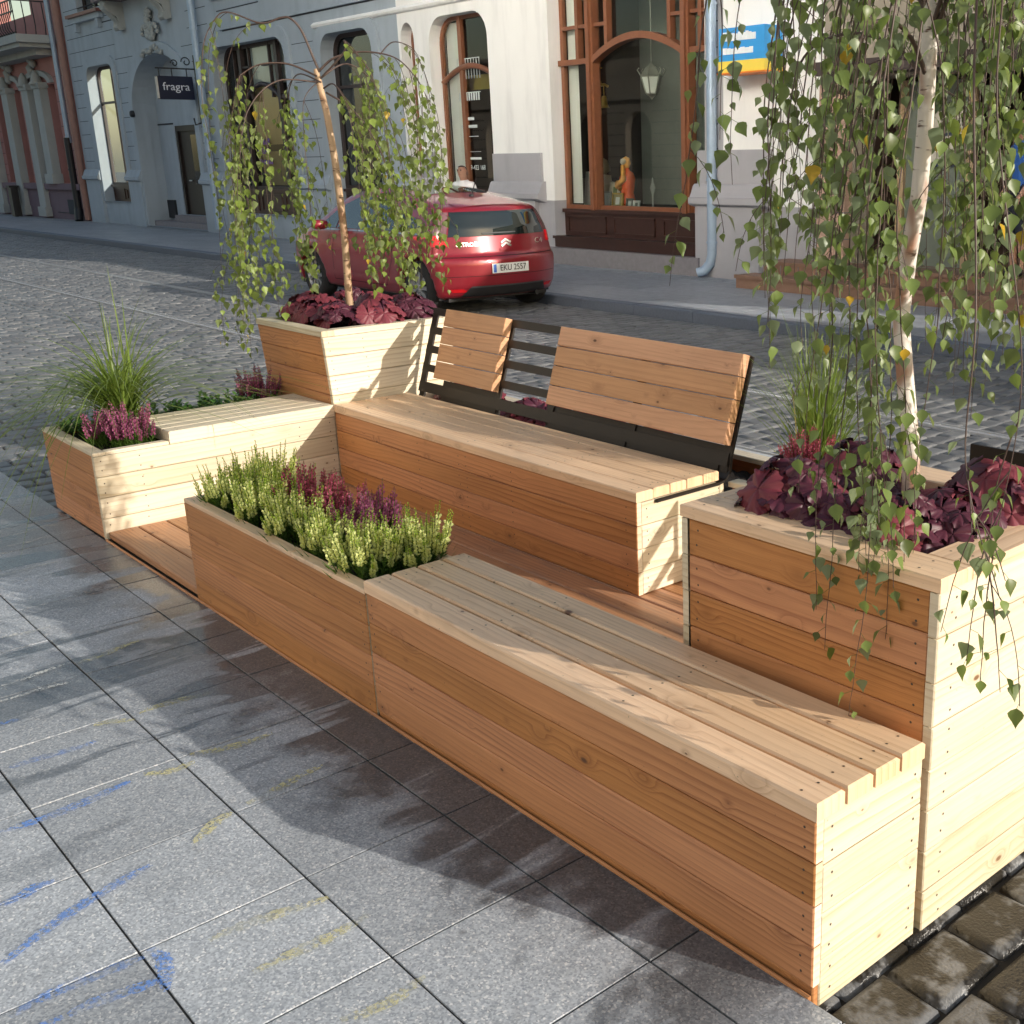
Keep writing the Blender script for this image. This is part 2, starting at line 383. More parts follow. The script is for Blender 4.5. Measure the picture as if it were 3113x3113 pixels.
# ------------------------------------------------------------------ ground, road, pavement
def road_z(y): return -0.04 - 0.0095*max(0.0, min(7.42, y))
g = MB(); g.face([(-400,-300,-0.6),(400,-300,-0.6),(400,400,-0.6),(-400,400,-0.6)])
tag(g.build('ground', GROUND), kind='structure')

rs = random.Random(3)
pav = MB(); sx, sy, gx, gy = 0.403, 0.388, -2.734, -0.157
pav.box(-46, 9, -6.9, -0.004, -0.30, -0.0045, m=1)
def slab(x0, x1, y0, y1, rr):
    c = 0.0014; j = 0.0022; x0 += j; x1 -= j; y0 += j; y1 -= j
    t = [rs.uniform(-0.0012, 0.0012) for _ in range(4)]
    P = [(x0,y0,-0.011),(x1,y0,-0.011),(x1,y1,-0.011),(x0,y1,-0.011),
         (x0+c*.4,y0+c*.4,-c*.6+t[0]),(x1-c*.4,y0+c*.4,-c*.6+t[1]),(x1-c*.4,y1-c*.4,-c*.6+t[2]),(x0+c*.4,y1-c*.4,-c*.6+t[3]),
         (x0+c,y0+c,t[0]),(x1-c,y0+c,t[1]),(x1-c,y1-c,t[2]),(x0+c,y1-c,t[3])]
    F = []
    for k in (0, 4):
        for i in range(4):
            a = k+i; b = k+(i+1) % 4; F.append((a, b, b+4, a+4))
    F.append((8, 9, 10, 11)); pav.mesh(P, F, 0, rr)
for i in range(-100, 28):
    xa = gx + i*sx
    if xa > 8: break
    ext = 16 if xa > -8 else 10
    slab(xa, xa+sx, gy, -0.002, rs.random())
    for k in range(ext):
        slab(xa, xa+sx, gy-(k+1)*sy, gy-k*sy, rs.random())
tag(pav.build('pavement', [SLAB, JOINT]), kind='structure')

# setts of the carriageway
rd = MB()
def strip(y0, y1): rd.mesh([(-70,y0,road_z(y0)-0.022),(26,y0,road_z(y0)-0.022),(26,y1,road_z(y1)-0.022),(-70,y1,road_z(y1)-0.022)], [(0,1,2,3)], 1)
for k in range(10): strip(0.0+k*0.75, 0.0+(k+1)*0.75)
def sett(x0, x1, y0, y1, skew=0.0):
    j = 0.006; c = 0.013
    x0 += j; x1 -= j; y0 += j; y1 -= j
    h = rs.uniform(-0.004, 0.004); q = [rs.uniform(-0.004, 0.004) for _ in range(8)]; t = [rs.uniform(-0.003, 0.003) for _ in range(4)]
    zb = -0.024
    P = []
    for (x, y, a, b) in ((x0,y0,q[0],q[1]),(x1,y0,q[2],q[3]),(x1,y1,q[4],q[5]),(x0,y1,q[6],q[7])):
        P.append((x+a, y+b, road_z(y)+zb))
    for n_, (x, y, a, b, sx_, sy_) in enumerate(((x0,y0,q[0],q[1],1,1),(x1,y0,q[2],q[3],-1,1),(x1,y1,q[4],q[5],-1,-1),(x0,y1,q[6],q[7],1,-1))):
        P.append((x+a+c*.35*sx_, y+b+c*.35*sy_, road_z(y)-0.006+h+t[n_]))
    for n_, (x, y, a, b, sx_, sy_) in enumerate(((x0,y0,q[0],q[1],1,1),(x1,y0,q[2],q[3],-1,1),(x1,y1,q[4],q[5],-1,-1),(x0,y1,q[6],q[7],1,-1))):
        P.append((x+a+c*1.5*sx_, y+b+c*1.5*sy_, road_z(y)+h+t[n_]))
    F = [(8,9,10,11)]
    for k in (0, 4):
        for i in range(4):
            a = k+i; b = k+(i+1) % 4; F.append((a, b, b+4, a+4))
    b0 = len(rd.v); rd.mesh(P, F, 0, rs.random())
    nf = len(F)
    for q_ in range(nf-8, nf): rd.sm[len(rd.sm)-nf+q_] = True
lanes = [(0.02, 2.50), (2.62, 3.40), (3.50, 4.83), (4.93, 5.70), (5.82, 7.42)]
for (ya, yb) in lanes:
    x = -44.0; row = 0
    while x < 5.5:
        w = rs.uniform(0.13, 0.165) if x > -26 else rs.uniform(0.18, 0.24)
        n = max(2, round((yb-ya)/0.2)); L = (yb-ya)/n; off = (0.5*L if row % 2 else 0.0)
        ys = [ya] + [ya + off + k*L + rs.uniform(-0.025, 0.025) for k in range(0 if off else 1, n)] + [yb]
        for k in range(len(ys)-1):
            if ys[k+1]-ys[k] > 0.05: sett(x, x+w, ys[k], ys[k+1])
        x += w; row += 1
for (ya, yb) in ((2.50, 2.62), (5.70, 5.82)):      # edging courses laid lengthwise
    x = -44.0
    while x < 5.5:
        w = rs.uniform(0.20, 0.28); sett(x, x+w, ya, yb); x += w
tag(rd.build('road', [COB, GAP]), kind='structure')
rl = MB()
for yc in (3.45, 4.88):
    z = road_z(yc)
    rl.box(-60, 20, yc-0.034, yc+0.004, z-0.03, z+0.006, 0); rl.box(-60, 20, yc+0.004, yc+0.042, z-0.03, z-0.022, 1); rl.box(-60, 20, yc+0.042, yc+0.054, z-0.03, z+0.006, 0)
    rl.box(-60, 20, yc-0.050, yc-0.034, z-0.03, z-0.014, 1)
tag(rl.build('tram_rails', [RAIL, GAP]), kind='structure')

fp = MB()
fp.box(-70, 26, 7.60, 12.2, -0.3, -0.014, 1)
for i in range(int(96/0.52)):
    xa = -70+i*0.52
    if xa > 12: break
    for k in range(5):
        y0 = 7.61+k*0.46
        off = 0.26 if k % 2 else 0
        fp.box(xa+off+0.004, xa+off+0.516, y0+0.004, y0+0.456, -0.013, rs.uniform(-0.001, 0.001), 0, rs.random())
for i in range(int(70/0.16)):                      # small setts at the foot of the facade
    xa = -50+i*0.16
    for k in range(3):
        y0 = 9.92+k*0.16
        fp.box(xa+0.006, xa+0.154, y0+0.006, y0+0.154, -0.013, rs.uniform(-0.003, 0.004), 0, rs.random())
tag(fp.build('far_pavement', [FARSLAB, JOINT]), kind='structure')
kb = MB(); x = -70
while x < 20:
    kb.box(x+0.003, x+0.997, 7.43, 7.60, -0.3, 0.004, 0, rs.random(), 0.012); x += 1.0
tag(kb.build('far_kerb', KERB), kind='structure')

# chalk strokes left on the slabs
def mk_chalk(name, col):
    t = NT(name); p = t.pos(); a = t.noise(p, 95, 3, 0.7); b = t.noise(p, 7, 3)
    al = t.math('MULTIPLY', t.step(a, 0.42, 0.56), t.math('MULTIPLY_ADD', t.step(b, 0.35, 0.62), 0.65, 0.12))
    d = t.n('BsdfDiffuse', {'Color': col}); tr = t.n('BsdfTransparent')
    m = t.n('MixShader', {0: al, 1: tr.outputs[0], 2: d.outputs[0]}); t.nt.links.new(m.outputs[0], t.out.inputs[0]); return t.mat
CHB = mk_chalk('blue_chalk', rgb(108, 152, 225)); CHY = mk_chalk('yellow_chalk', rgb(214, 208, 158)); CHW = mk_chalk('white_chalk', rgb(225, 226, 222))
ck = MB()
def stroke(a, b, w, m, bend=0.03):
    a = Vector((*a, 0)); b = Vector((*b, 0)); d = b-a; nrm = Vector((-d.y, d.x, 0)).normalized(); L = []
    N = 14
    for i in range(N+1):
        t = i/N; p = a+d*t+nrm*(math.sin(t*3.1+a.x*5)*bend); ww = w*(0.35+0.65*math.sin(math.pi*min(1, max(0.06, t*0.94+0.03))))*rs.uniform(0.75, 1.15)
        L.append([(p.x+nrm.x*ww, p.y+nrm.y*ww, 0.0035), (p.x-nrm.x*ww, p.y-nrm.y*ww, 0.0035)])
    ck.grid(L, m)
CHALK_HERE = True
for c, a, b in [('B',(-2.188,-0.907),(-2.221,-0.683)),('B',(-1.861,-1.022),(-1.886,-0.689)),('B',(-1.288,-1.165),(-1.431,-0.793)),('B',(-1.083,-1.192),(-1.109,-0.932)),('B',(-0.998,-1.105),(-1.016,-0.938)),('B',(-1.539,-1.102),(-1.513,-0.99)),
    ('B',(-1.114,-0.926),(-0.95,-0.925)),('B',(-1.0,-1.30),(-1.04,-1.12)),('B',(-2.5,-1.0),(-2.52,-0.8)),
    ('Y',(-1.475,-0.689),(-1.509,-0.549)),('Y',(-2.859,-0.54),(-2.872,-0.313)),('Y',(-2.28,-0.521),(-2.304,-0.303)),('Y',(-1.918,-0.511),(-1.878,-0.281)),('Y',(-1.561,-0.508),(-1.564,-0.262)),('Y',(-1.03,-0.809),(-1.024,-0.545)),
    ('Y',(-0.86,-0.78),(-0.902,-0.514)),('Y',(-0.618,-0.719),(-0.613,-0.528)),('Y',(-2.291,-0.654),(-2.285,-0.546)),('Y',(-1.897,-0.649),(-1.87,-0.517)),
    ('W',(-2.849,-0.776),(-2.845,-0.551)),('W',(-2.72,-0.808),(-2.674,-0.602)),('W',(-4.583,-0.345),(-4.628,-0.174)),('W',(-4.432,-0.382),(-4.464,-0.171)),('W',(-4.045,-0.479),(-4.018,-0.247)),('W',(-4.721,-0.153),(-4.711,-0.06)),
    ('W',(-4.627,-0.162),(-4.639,-0.072)),('W',(-3.729,-0.537),(-3.757,-0.448)),('W',(-3.875,-0.444),(-3.866,-0.365)),('W',(-5.114,-0.213),(-5.05,-0.015)),('W',(-3.3,-0.75),(-3.28,-0.5))]:
    stroke(a, b, {'B': 0.020, 'Y': 0.019, 'W': 0.012}[c], 'BYW'.index(c), 0.02)
tag(ck.build('chalk_marks', [CHB, CHY, CHW]), kind='structure')
# ------------------------------------------------------------------ facades (front plane y = FY)
FY = 10.4
def wallpart(parent, name, outer, holes, mats, y0=FY, y1=FY+0.35, extra=None):
    mb = MB(); vs, fs = plate(outer, holes, y0, y1); mb.mesh(vs, fs, 0)
    if extra: extra(mb)
    return mb.build(name, mats, parent)
def moulding(mb, x0, x1, z0, prof, m=0, ends=True):
    """horizontal moulding: prof = list of (out, z)"""
    P = [[(x0, FY-o, z0+z) for o, z in prof], [(x1, FY-o, z0+z) for o, z in prof]]
    mb.grid(P, m, smooth=False)
    for x in (x0, x1):
        mb.face([(x, FY+0.02, z0+prof[0][1])] + [(x, FY-o, z0+z) for o, z in prof] + [(x, FY+0.02, z0+prof[-1][1])], m=m)
LEDGE = [(0.0, 0.0), (0.10, 0.03), (0.13, 0.05), (0.13, 0.13), (0.10, 0.14), (0.07, 0.20), (0.035, 0.29), (0.0, 0.32)]
def grooves(mb, x0, x1, zs, m=1, t=0.014):
    for z in zs: mb.box(x0, x1, FY-0.003, FY+0.05, z, z+t, m)

def window(parent, x0, x1, z0, z1, yg, frame_mat, bars_x=(), bars_z=(), fw=0.06, rt=0.0, glass=DGLASS, extra_fn=None, name='window'):
    fr = MB()
    outer = rrect(x0, x1, z0, z1, rt); inner = rrect(x0+fw, x1-fw, z0+fw, z1-fw, max(0, rt-fw))
    vs, fs = plate(outer, [inner], yg-0.04, yg+0.03); fr.mesh(vs, fs, 0)
    for bx in bars_x: fr.box(bx-0.03, bx+0.03, yg-0.035, yg+0.025, z0+fw, z1-fw, 0)
    for bz in bars_z: fr.box(x0+fw, x1-fw, yg-0.038, yg+0.022, bz-0.03, bz+0.03, 0)
    if extra_fn: extra_fn(fr)
    w = fr.build(name, frame_mat, parent)
    pn = MB(); vs, fs = plate(rrect(x0+0.02, x1-0.02, z0+0.02, z1-0.02, rt), [], yg+0.006, yg+0.006); pn.mesh(vs, fs, 0)
    pn.build('pane', glass, w)
    return w
def panelled(parent, x0, x1, z0, z1, y, mat, n=2, name='sill_panel'):
    mb = MB(); mb.box(x0, x1, y, y+0.1, z0, z1); w = (x1-x0)/n
    for k in range(n):
        a = x0+k*w+0.09; b = x0+(k+1)*w-0.09
        for (p, q, r_, s_) in ((a, b, z0+0.07, z0+0.10), (a, b, z1-0.13, z1-0.10), (a, a+0.03, z0+0.07, z1-0.10), (b-0.03, b, z0+0.07, z1-0.10)):
            mb.box(p, q, y-0.022, y+0.02, r_, s_)
    mb.box(x0-0.0, x1+0.0, y-0.05, y+0.02, z1-0.045, z1+0.01)
    return mb.build(name, mat, parent)

# ---- pink house on the left
pk = thing('pink_house', 'pink rendered house with pale stone columns and a balcony at the far left', 'house', (-42, FY, 0))
inv = lambda o: None
def under(parent, o): o.matrix_parent_inverse = Matrix.Translation(parent.location).inverted(); return o
_build = MB.build
def build_abs(self, name, mats, parent=None, sharp=None):
    o = _build(self, name, mats, parent)
    if parent is not None and parent.type == 'EMPTY':
        o.matrix_parent_inverse = Matrix.Translation(parent.location).inverted()
    return o
MB.build = build_abs

slots = [(-43.35, -42.75), (-41.05, -40.45), (-39.75, -39.05), (-47.4, -46.7), (-45.6, -45.0)]
holes = [rrect(a, b, 1.12, 4.05) for a, b in slots] + [rrect(-43.6, -40.2, 6.1, 7.3)]
def pk_extra(mb):
    for z in [1.35+0.36*k for k in range(9)]:
        grooves(mb, -42.7, -42.2, [z]); grooves(mb, -39.0, -37.62, [z]); grooves(mb, -46.6, -45.65, [z]); grooves(mb, -50, -47.5, [z])
wallpart(pk, 'wall', [(-56, 0.0), (-37.5, 0.0), (-37.5, 7.8), (-56, 7.8)], holes, [ST_PINK, GROOVE], extra=pk_extra)
for a, b in slots:
    mb = MB(); mb.box(a-0.02, b+0.02, FY+0.30, FY+0.33, 1.1, 4.1); mb.build('window', DGLASS, pk)
mb = MB()
mb.box(-56, -37.62, FY-0.10, FY+0.05, 0.0, 0.92); mb.box(-56, -37.6, FY-0.20, FY+0.04, 0.92, 1.10)
mb.box(-39.2, -38.55, FY-0.13, FY-0.09, 0.18, 0.62, 1)
for x in (-40.4, -44.8): mb.box(x, x+1.4, FY-0.12, FY-0.09, 0.20, 0.22, 1)
mb.build('plinth', [ST_PURP, GROOVE], pk)
for (x0, x1, zb) in ((-41.75, -41.1, 0.06), (-40.42, -39.8, 1.1), (-44.05, -43.4, 0.06), (-46.6, -46.0, 0.06)):
    mb = MB(); mb.box(x0, x1, FY-0.24, FY+0.02, zb+0.3, 3.95, 0, 0.5, 0.0)
    mb.box(x0-0.08, x1+0.08, FY-0.30, FY+0.02, zb, zb+0.3); mb.box(x0-0.06, x1+0.06, FY-0.28, FY+0.02, 3.95, 4.12)
    mb.lathe([(0.20, 0), (0.24, 0.03), (0.17, 0.10), (0.12, 0.3), (0.04, 0.42)], ((x0+x1)/2, FY-0.2, 3.95+0.1), 8)
    mb.build('column', CREAM, pk)
for cx, hw in ((-40.55, 1.5), (-43.3, 1.0)):
    mb = MB(); P = []
    for i in range(13):
        a = math.pi*i/12; P.append([(cx-hw*math.cos(a), FY-0.12, 4.08+0.42*math.sin(a)), (cx-hw*0.82*math.cos(a), FY-0.12, 4.08+0.26*math.sin(a)), (cx-hw*0.82*math.cos(a), FY+0.02, 4.08+0.26*math.sin(a))])
    mb.grid(P, 0, smooth=False)
    P2 = [[p[0], (p[0][0], FY+0.02, p[0][2])] for p in P]; mb.grid(P2, 0, smooth=False)
    for k in range(9):
        mb.lathe([(0.0, -0.12), (0.10, -0.05), (0.12, 0.03), (0.05, 0.12), (0, 0.14)], (cx+rs.uniform(-0.28, 0.28), FY-0.12, 4.35+0.11*k), 7)
    mb.build('ornament', CREAM, pk)
mb = MB(); mb.box(-46.5, -38.3, FY-1.0, FY+0.02, 5.0, 5.12); mb.box(-46.6, -38.15, FY-1.1, FY+0.02, 5.12, 5.34); mb.box(-46.3, -38.6, FY-0.5, FY+0.02, 4.82, 5.0)
sl = mb.build('balcony_slab', CREAM, pk)
mb = MB()
for k in range(34):
    x = -46.3+k*0.235; mb.tube([(x, FY-1.0, 5.34), (x, FY-1.10, 5.5), (x, FY-1.12, 5.7), (x, FY-1.0, 5.95), (x, FY-1.0, 6.25)], 0.016, 5)
for z in (5.38, 5.95, 6.26): mb.box(-46.35, -38.4, FY-1.02, FY-0.98, z, z+0.035)
for k in range(4):
    y = FY-1.0+k*0.27; mb.tube([(-38.42, y, 5.34), (-38.36, y, 5.6), (-38.42, y, 6.25)], 0.016, 5)
mb.box(-38.44, -38.40, FY-1.0, FY, 6.26, 6.295)
mb.tube([(-42.2+0.0, FY-1.08, 5.36), (-42.2, FY-1.2, 5.6), (-42.2, FY-1.1, 6.0)], 0.05, 6)
mb.build('railing', BLKIRON, pk)
mb = MB(); mb.box(-46.2, -42.4, FY-0.97, FY-0.94, 5.36, 6.2); mb.build('privacy_screen', plain('pale_sheet', (0.45, 0.5, 0.58), 0.7), pk)
mb = MB(); mb.tube([(-38.0, FY-0.16, 7.8), (-38.0, FY-0.16, 2.45)], 0.075, 10); mb.tube([(-38.0, FY-0.16, 2.5), (-38.0, FY-0.16, 2.3)], 0.09, 10)
dp = mb.build('downpipe', ZINC, None); tag(dp, 'pale blue downpipe with black lower section on the pink house', 'downpipe')
mb = MB(); mb.tube([(-38.0, FY-0.2, 2.45), (-38.0, FY-0.2, 0.25)], 0.10, 10); mb.tube([(-38.0, FY-0.2, 0.35), (-37.9, FY-0.26, 0.02)], 0.12, 10); mb.tube([(-38.0, FY-0.2, 1.55), (-38.0, FY-0.2, 1.50)], 0.115, 10)
mb.build('cast_iron_foot', BLKIRON, dp)
mb = MB(); mb.tube([(-37.45, FY-0.12, 7.8), (-37.45, FY-0.12, 0.05)], 0.10, 10); tag(mb.build('downpipe', BRPIPE), 'brown downpipe between the pink house and the shaded grey house', 'downpipe')
mb = MB(); mb.box(-44.0, -43.75, FY-0.55, FY-0.3, 0.0, 0.95); mb.box(-43.6, -43.45, FY-0.6, FY-0.5, 0.0, 0.95); mb.box(-44.05, -43.7, FY-0.58, FY-0.27, 0.95, 1.02)
tag(mb.build('utility_box', BLKIRON), 'black metal box at the foot of the pink house wall', 'utility box')

# ---- house in the shaded wall tone
GX0, GX1 = -37.38, -18.78
gh = thing('shaded_house', 'house with an arched doorway and shop windows, shade put into its grey wall colour', 'house', (-28, FY, 0))
h_w1 = rrect(-35.9, -33.75, 0.62, 4.32, 0.32); h_arch = archp(-32.6, -28.55, 0.02, 3.0, 1.36); h_s1 = rrect(-27.1, -23.35, 0.5, 4.22, 0.42)
h_w2 = rrect(-21.75, -19.7, 0.62, 4.1, 0.38); h_up = rrect(-36.0, -34.1, 5.78, 7.3); h_up2 = rrect(-32.0, -29.3, 6.2, 7.3)
def gh_extra(mb):
    zs = [1.75+0.375*k for k in range(14)]
    for z in zs:
        if z < 4.3:
            grooves(mb, -37.2, -36.45, [z]); grooves(mb, -33.5, -32.75, [z]); grooves(mb, -28.35, -27.35, [z]); grooves(mb, -23.05, -22.1, [z])
        elif z < 4.7:
            grooves(mb, -37.2, -36.2, [z]); grooves(mb, -33.5, -32.2, [z]); grooves(mb, -28.9, -27.6, [z])
        else:
            grooves(mb, -37.2, -33.4, [z]); grooves(mb, -28.4, -27.2, [z])
    mb.box(-26.5, -19.0, FY-0.05, FY+0.02, 4.55, 4.60, 0); mb.box(-26.4, -19.0, FY-0.004, FY+0.02, 4.52, 4.55, 1)
    mb.box(-26.8, -19.0, FY-0.07, FY+0.02, 5.2, 5.32, 0); mb.box(-26.6, -24.4, FY-0.004, FY+0.02, 4.95, 4.975, 1)
    for (a, b, c) in ((-34.6, -33.0, 5.35),): mb.box(a, b, FY-0.004, FY+0.02, c, c+0.03, 1)
wallpart(gh, 'wall', [(GX0, 0), (GX1, 0), (GX1, 7.6), (GX0, 7.6)], [h_w1, h_arch, h_s1, h_w2, h_up, h_up2], [ST_SHADE, GROOVE], extra=gh_extra)
# raised surrounds around openings
def surround(parent, loop_out, loop_in, mat, d=0.05, name='surround'):
    mb = MB(); vs, fs = plate(loop_out, [loop_in], FY-d, FY+0.01); mb.mesh(vs, fs, 0); return mb.build(name, mat, parent)
surround(gh, archp(-32.85, -28.3, 0.02, 3.0, 1.62), archp(-32.59, -28.56, 0.021, 3.0, 1.35), ST_SHADE, 0.06)
surround(gh, rrect(-36.15, -33.5, 0.62, 4.52, 0.42), rrect(-35.89, -33.76, 0.621, 4.31, 0.31), ST_SHADE, 0.05)
surround(gh, rrect(-27.35, -23.1, 0.5, 4.42, 0.5), rrect(-27.09, -23.36, 0.501, 4.21, 0.41), ST_SHADE, 0.05)
for (a, b, z) in ((-37.3, -35.95, 1.22), (-33.7, -32.62, 1.2), (-28.5, -27.12, 1.14), (-23.3, -21.8, 1.08)):
    mb = MB(); mb.box(a+0.08, b-0.08, FY-0.09, FY+0.02, 0.0, z); moulding(mb, a, b, z-0.01, [(o+0.04, zz) for o, zz in LEDGE]); mb.build('pilaster_base', ST_SHADE, gh)
# corbels, ornament, sills above the arch
for x, z in ((-32.55, 5.05), (-29.4, 5.05)):
    mb = MB(); P = []
    prof = [(0.02, 0), (0.16, -0.04), (0.22, 0.05), (0.15, 0.16), (0.20, 0.3), (0.42, 0.42), (0.50, 0.52), (0.45, 0.62), (0.5, 0.66)]
    P = [[(x-0.16, FY-o, z+h) for o, h in prof], [(x+0.16, FY-o, z+h) for o, h in prof]]; mb.grid(P, 0, smooth=True)
    for xs in (x-0.16, x+0.16): mb.face([(xs, FY, z)]+[(xs, FY-o, z+h) for o, h in prof]+[(xs, FY, z+0.66)])
    for q in (-0.1, 0, 0.1): mb.tube([(x+q, FY-0.2, z+0.02), (x+q, FY-0.17, z+0.2), (x+q, FY-0.4, z+0.45)], 0.035, 6)
    mb.build('corbel', CREAM, gh)
mb = MB(); mb.box(-33.1, -28.8, FY-0.55, FY+0.02, 5.72, 5.84); mb.build('corbel_shelf', plain('shelf_paint', (0.22, 0.17, 0.17), 0.8), gh)
mb = MB()
def blob(mb, x, y, z, rx, rz, d=0.12, n=8):
    P = []
    for i in range(6):
        a = math.pi*i/5-math.pi/2; P.append([(x+rx*math.cos(a)*math.cos(2*math.pi*k/n), y-d*math.cos(a)*abs(math.sin(2*math.pi*k/n+0.3))-0.01, z+rz*math.sin(a)+0.0) for k in range(n)])
    mb.grid(P, 0, closed=True)
ro = random.Random(5)
for k in range(26):
    t = k/25; blob(mb, -30.55+ro.uniform(-0.14, 0.14)*(1.2-t*0.6), FY-0.02, 4.7+0.62*t, ro.uniform(0.07, 0.14), ro.uniform(0.05, 0.11))
for sgn in (-1, 1):
    for k in range(9):
        a = k/8*3.6; mb_r = 0.26-0.02*k; blob(mb, -30.55+sgn*(0.30+mb_r*0.8*math.cos(a)), FY-0.02, 4.82+mb_r*math.sin(a)*0.9, 0.075, 0.065)
for k in range(10): blob(mb, -31.25+0.14*k, FY-0.03, 4.45+0.05*math.sin(k*1.3)-0.012*abs(k-5)**1.4, 0.10, 0.075)
mb.build('ornament', CREAM, gh)
mb = MB(); mb.box(-36.4, -33.8, FY-0.22, FY+0.05, 5.62, 5.70, 1); mb.box(-36.3, -33.9, FY-0.14, FY+0.02, 5.48, 5.62, 0); mb.box(-36.1, -35.9, FY-0.12, FY+0.02, 5.25, 5.48); mb.box(-34.3, -34.1, FY-0.12, FY+0.02, 5.25, 5.48)
mb.build('window_sill', [ST_SHADE, plain('red_sill_sheet', (0.20, 0.07, 0.05), 0.5)], gh)
window(gh, -36.0, -34.1, 5.78, 7.3, FY+0.22, DKWOOD, (-35.05,), ())
window(gh, -32.0, -29.3, 6.2, 7.3, FY+0.22, DKWOOD, (-30.6,), ())
SKYGL = GLASS
window(gh, -35.9, -33.75, 1.08, 4.32, FY+0.28, DKWOOD, (-34.75,), (3.35,), 0.08, 0.32, glass=GLASS)
mb = MB(); mb.box(-36.2, -33.4, FY+1.2, FY+1.25, 0.9, 4.5); mb.build('shop_interior', INTER, gh)
panelled(gh, -35.88, -33.77, 0.62, 1.08, FY+0.22, BROWN, 2)
# arched porch
mb = MB()
PA = archp(-32.6, -28.55, 0.02, 3.0, 1.36, 24); P = [[(x, FY+0.34, z) for x, z in PA+[PA[0]]], [(x, FY+0.60, z*0.995) for x, z in PA+[PA[0]]]]
mb.grid(P, 0, smooth=False)
vs, fs = plate(archp(-33.0, -28.1, 0.0, 3.0, 1.6), [rrect(-31.5, -29.0, 0.33, 2.62)], FY+0.56, FY+0.66); mb.mesh(vs, fs, 0)
mb.box(-32.58, -28.57, FY+0.10, FY+0.58, 0.0, 0.16, 1); mb.box(-31.7, -28.8, FY+0.34, FY+0.8, 0.16, 0.32, 1)
mb.box(-32.55, -32.05, FY+0.50, FY+0.565, 0.22, 0.70, 2); mb.box(-32.6, -31.52, FY+0.545, FY+0.57, 2.66, 2.70, 3)
mb.build('porch', [ST_SHADE, STONE, BLKIRON, GROOVE], gh)
mb = MB(); mb.box(-31.5, -29.0, FY+0.64, FY+0.70, 0.33, 2.62); mb.box(-31.5, -31.38, FY+0.58, FY+0.64, 0.33, 2.62); mb.box(-29.12, -29.0, FY+0.58, FY+0.64, 0.33, 2.62); mb.box(-31.38, -29.12, FY+0.58, FY+0.64, 2.48, 2.62); mb.box(-30.6, -29.4, FY+0.615, FY+0.64, 0.5, 1.0)
dr = mb.build('door', plain('dark_door', (0.022, 0.014, 0.012), 0.45), gh)
mb = MB(); mb.box(-30.65, -29.35, FY+0.625, FY+0.638, 1.15, 2.38); mb.build('door_glass', DGLASS, dr)
mb = MB(); mb.tube([(-31.0, FY+0.60, 1.22), (-30.78, FY+0.60, 1.22)], 0.025, 8); mb.build('handle', plain('chrome', (0.6, 0.6, 0.6), 0.25, Metallic=1.0), dr)
mb = MB(); mb.lathe([(0.09, 0), (0.09, -0.06), (0.07, -0.09), (0, -0.10)], (-32.58, FY-0.05, 2.95), 14, axis='y'); mb.build('bell', BLKIRON, gh)
# shop window beside the arch
def s1bars(fr):
    yg = FY+0.28
    for x in (-26.15, -24.3): fr.box(x-0.07, x+0.07, yg-0.08, yg+0.02, 1.0, 4.2)
    for x in (-26.55, -25.75, -24.7, -23.9): fr.box(x-0.025, x+0.025, yg-0.05, yg+0.02, 3.05, 4.2)
    fr.box(-27.1, -26.15, yg-0.06, yg+0.02, 3.0, 3.09); fr.box(-24.3, -23.35, yg-0.06, yg+0.02, 3.0, 3.09)
    A = [(-26.15+1.85*i/16, 3.02+0.33*math.sin(math.pi*i/16)) for i in range(17)]
    fr.tube([(x, yg-0.03, z) for x, z in A], 0.055, 6)
    for x in (-25.75, -24.7): fr.box(x-0.4, x+0.0 if x < -25 else x+0.4, yg-0.05, yg+0.02, 3.72, 3.76)
window(gh, -27.1, -23.35, 1.05, 4.22, FY+0.28, DKWOOD, (), (), 0.08, 0.42, glass=GLASS, extra_fn=s1bars)
panelled(gh, -27.08, -23.37, 0.5, 1.05, FY+0.2, BROWN, 3)
mb = MB(); mb.box(-27.4, -23.1, FY+0.36, FY+2.4, 0.9, 1.0, 0); mb.box(-27.4, -23.1, FY+2.0, FY+2.06, 1.0, 2.65, 2); mb.box(-27.4, -23.1, FY+2.1, FY+2.16, 0.9, 4.4, 1)
mb.box(-27.44, -27.40, FY+0.36, FY+2.2, 0.9, 4.4); mb.box(-23.1, -23.06, FY+0.36, FY+2.2, 0.9, 4.4); mb.box(-27.4, -23.1, FY+0.36, FY+2.2, 4.4, 4.44)
mb.build('shop_interior', [INTER, plain('warm_shop_wall', (0.42, 0.32, 0.18), 0.9), plain('dim_panel', (0.13, 0.10, 0.07), 0.9)], gh)
PUR = plain('purple_film', (0.16, 0.07, 0.30), 0.5)
for k, (x, z, w) in enumerate([(-25.9, 2.05, 0.75), (-25.85, 1.85, 0.6), (-25.8, 1.62, 0.7)]):
    mb = MB()
    for j in range(6):
        hh = ro.uniform(0.08, 0.14); mb.box(x+j*w/6, x+j*w/6+w/9, FY+0.262, FY+0.27, z, z+hh)
    mb.build('window_lettering', PUR, gh)
window(gh, -21.75, -19.7, 1.1, 4.1, FY+0.28, DKWOOD, (), (3.1,), 0.08, 0.38, glass=DGLASS)
panelled(gh, -21.73, -19.72, 0.62, 1.1, FY+0.22, BROWN, 2)
surround(gh, rrect(-22.0, -19.45, 0.62, 4.3, 0.48), rrect(-21.74, -19.71, 0.621, 4.09, 0.37), ST_SHADE, 0.05)

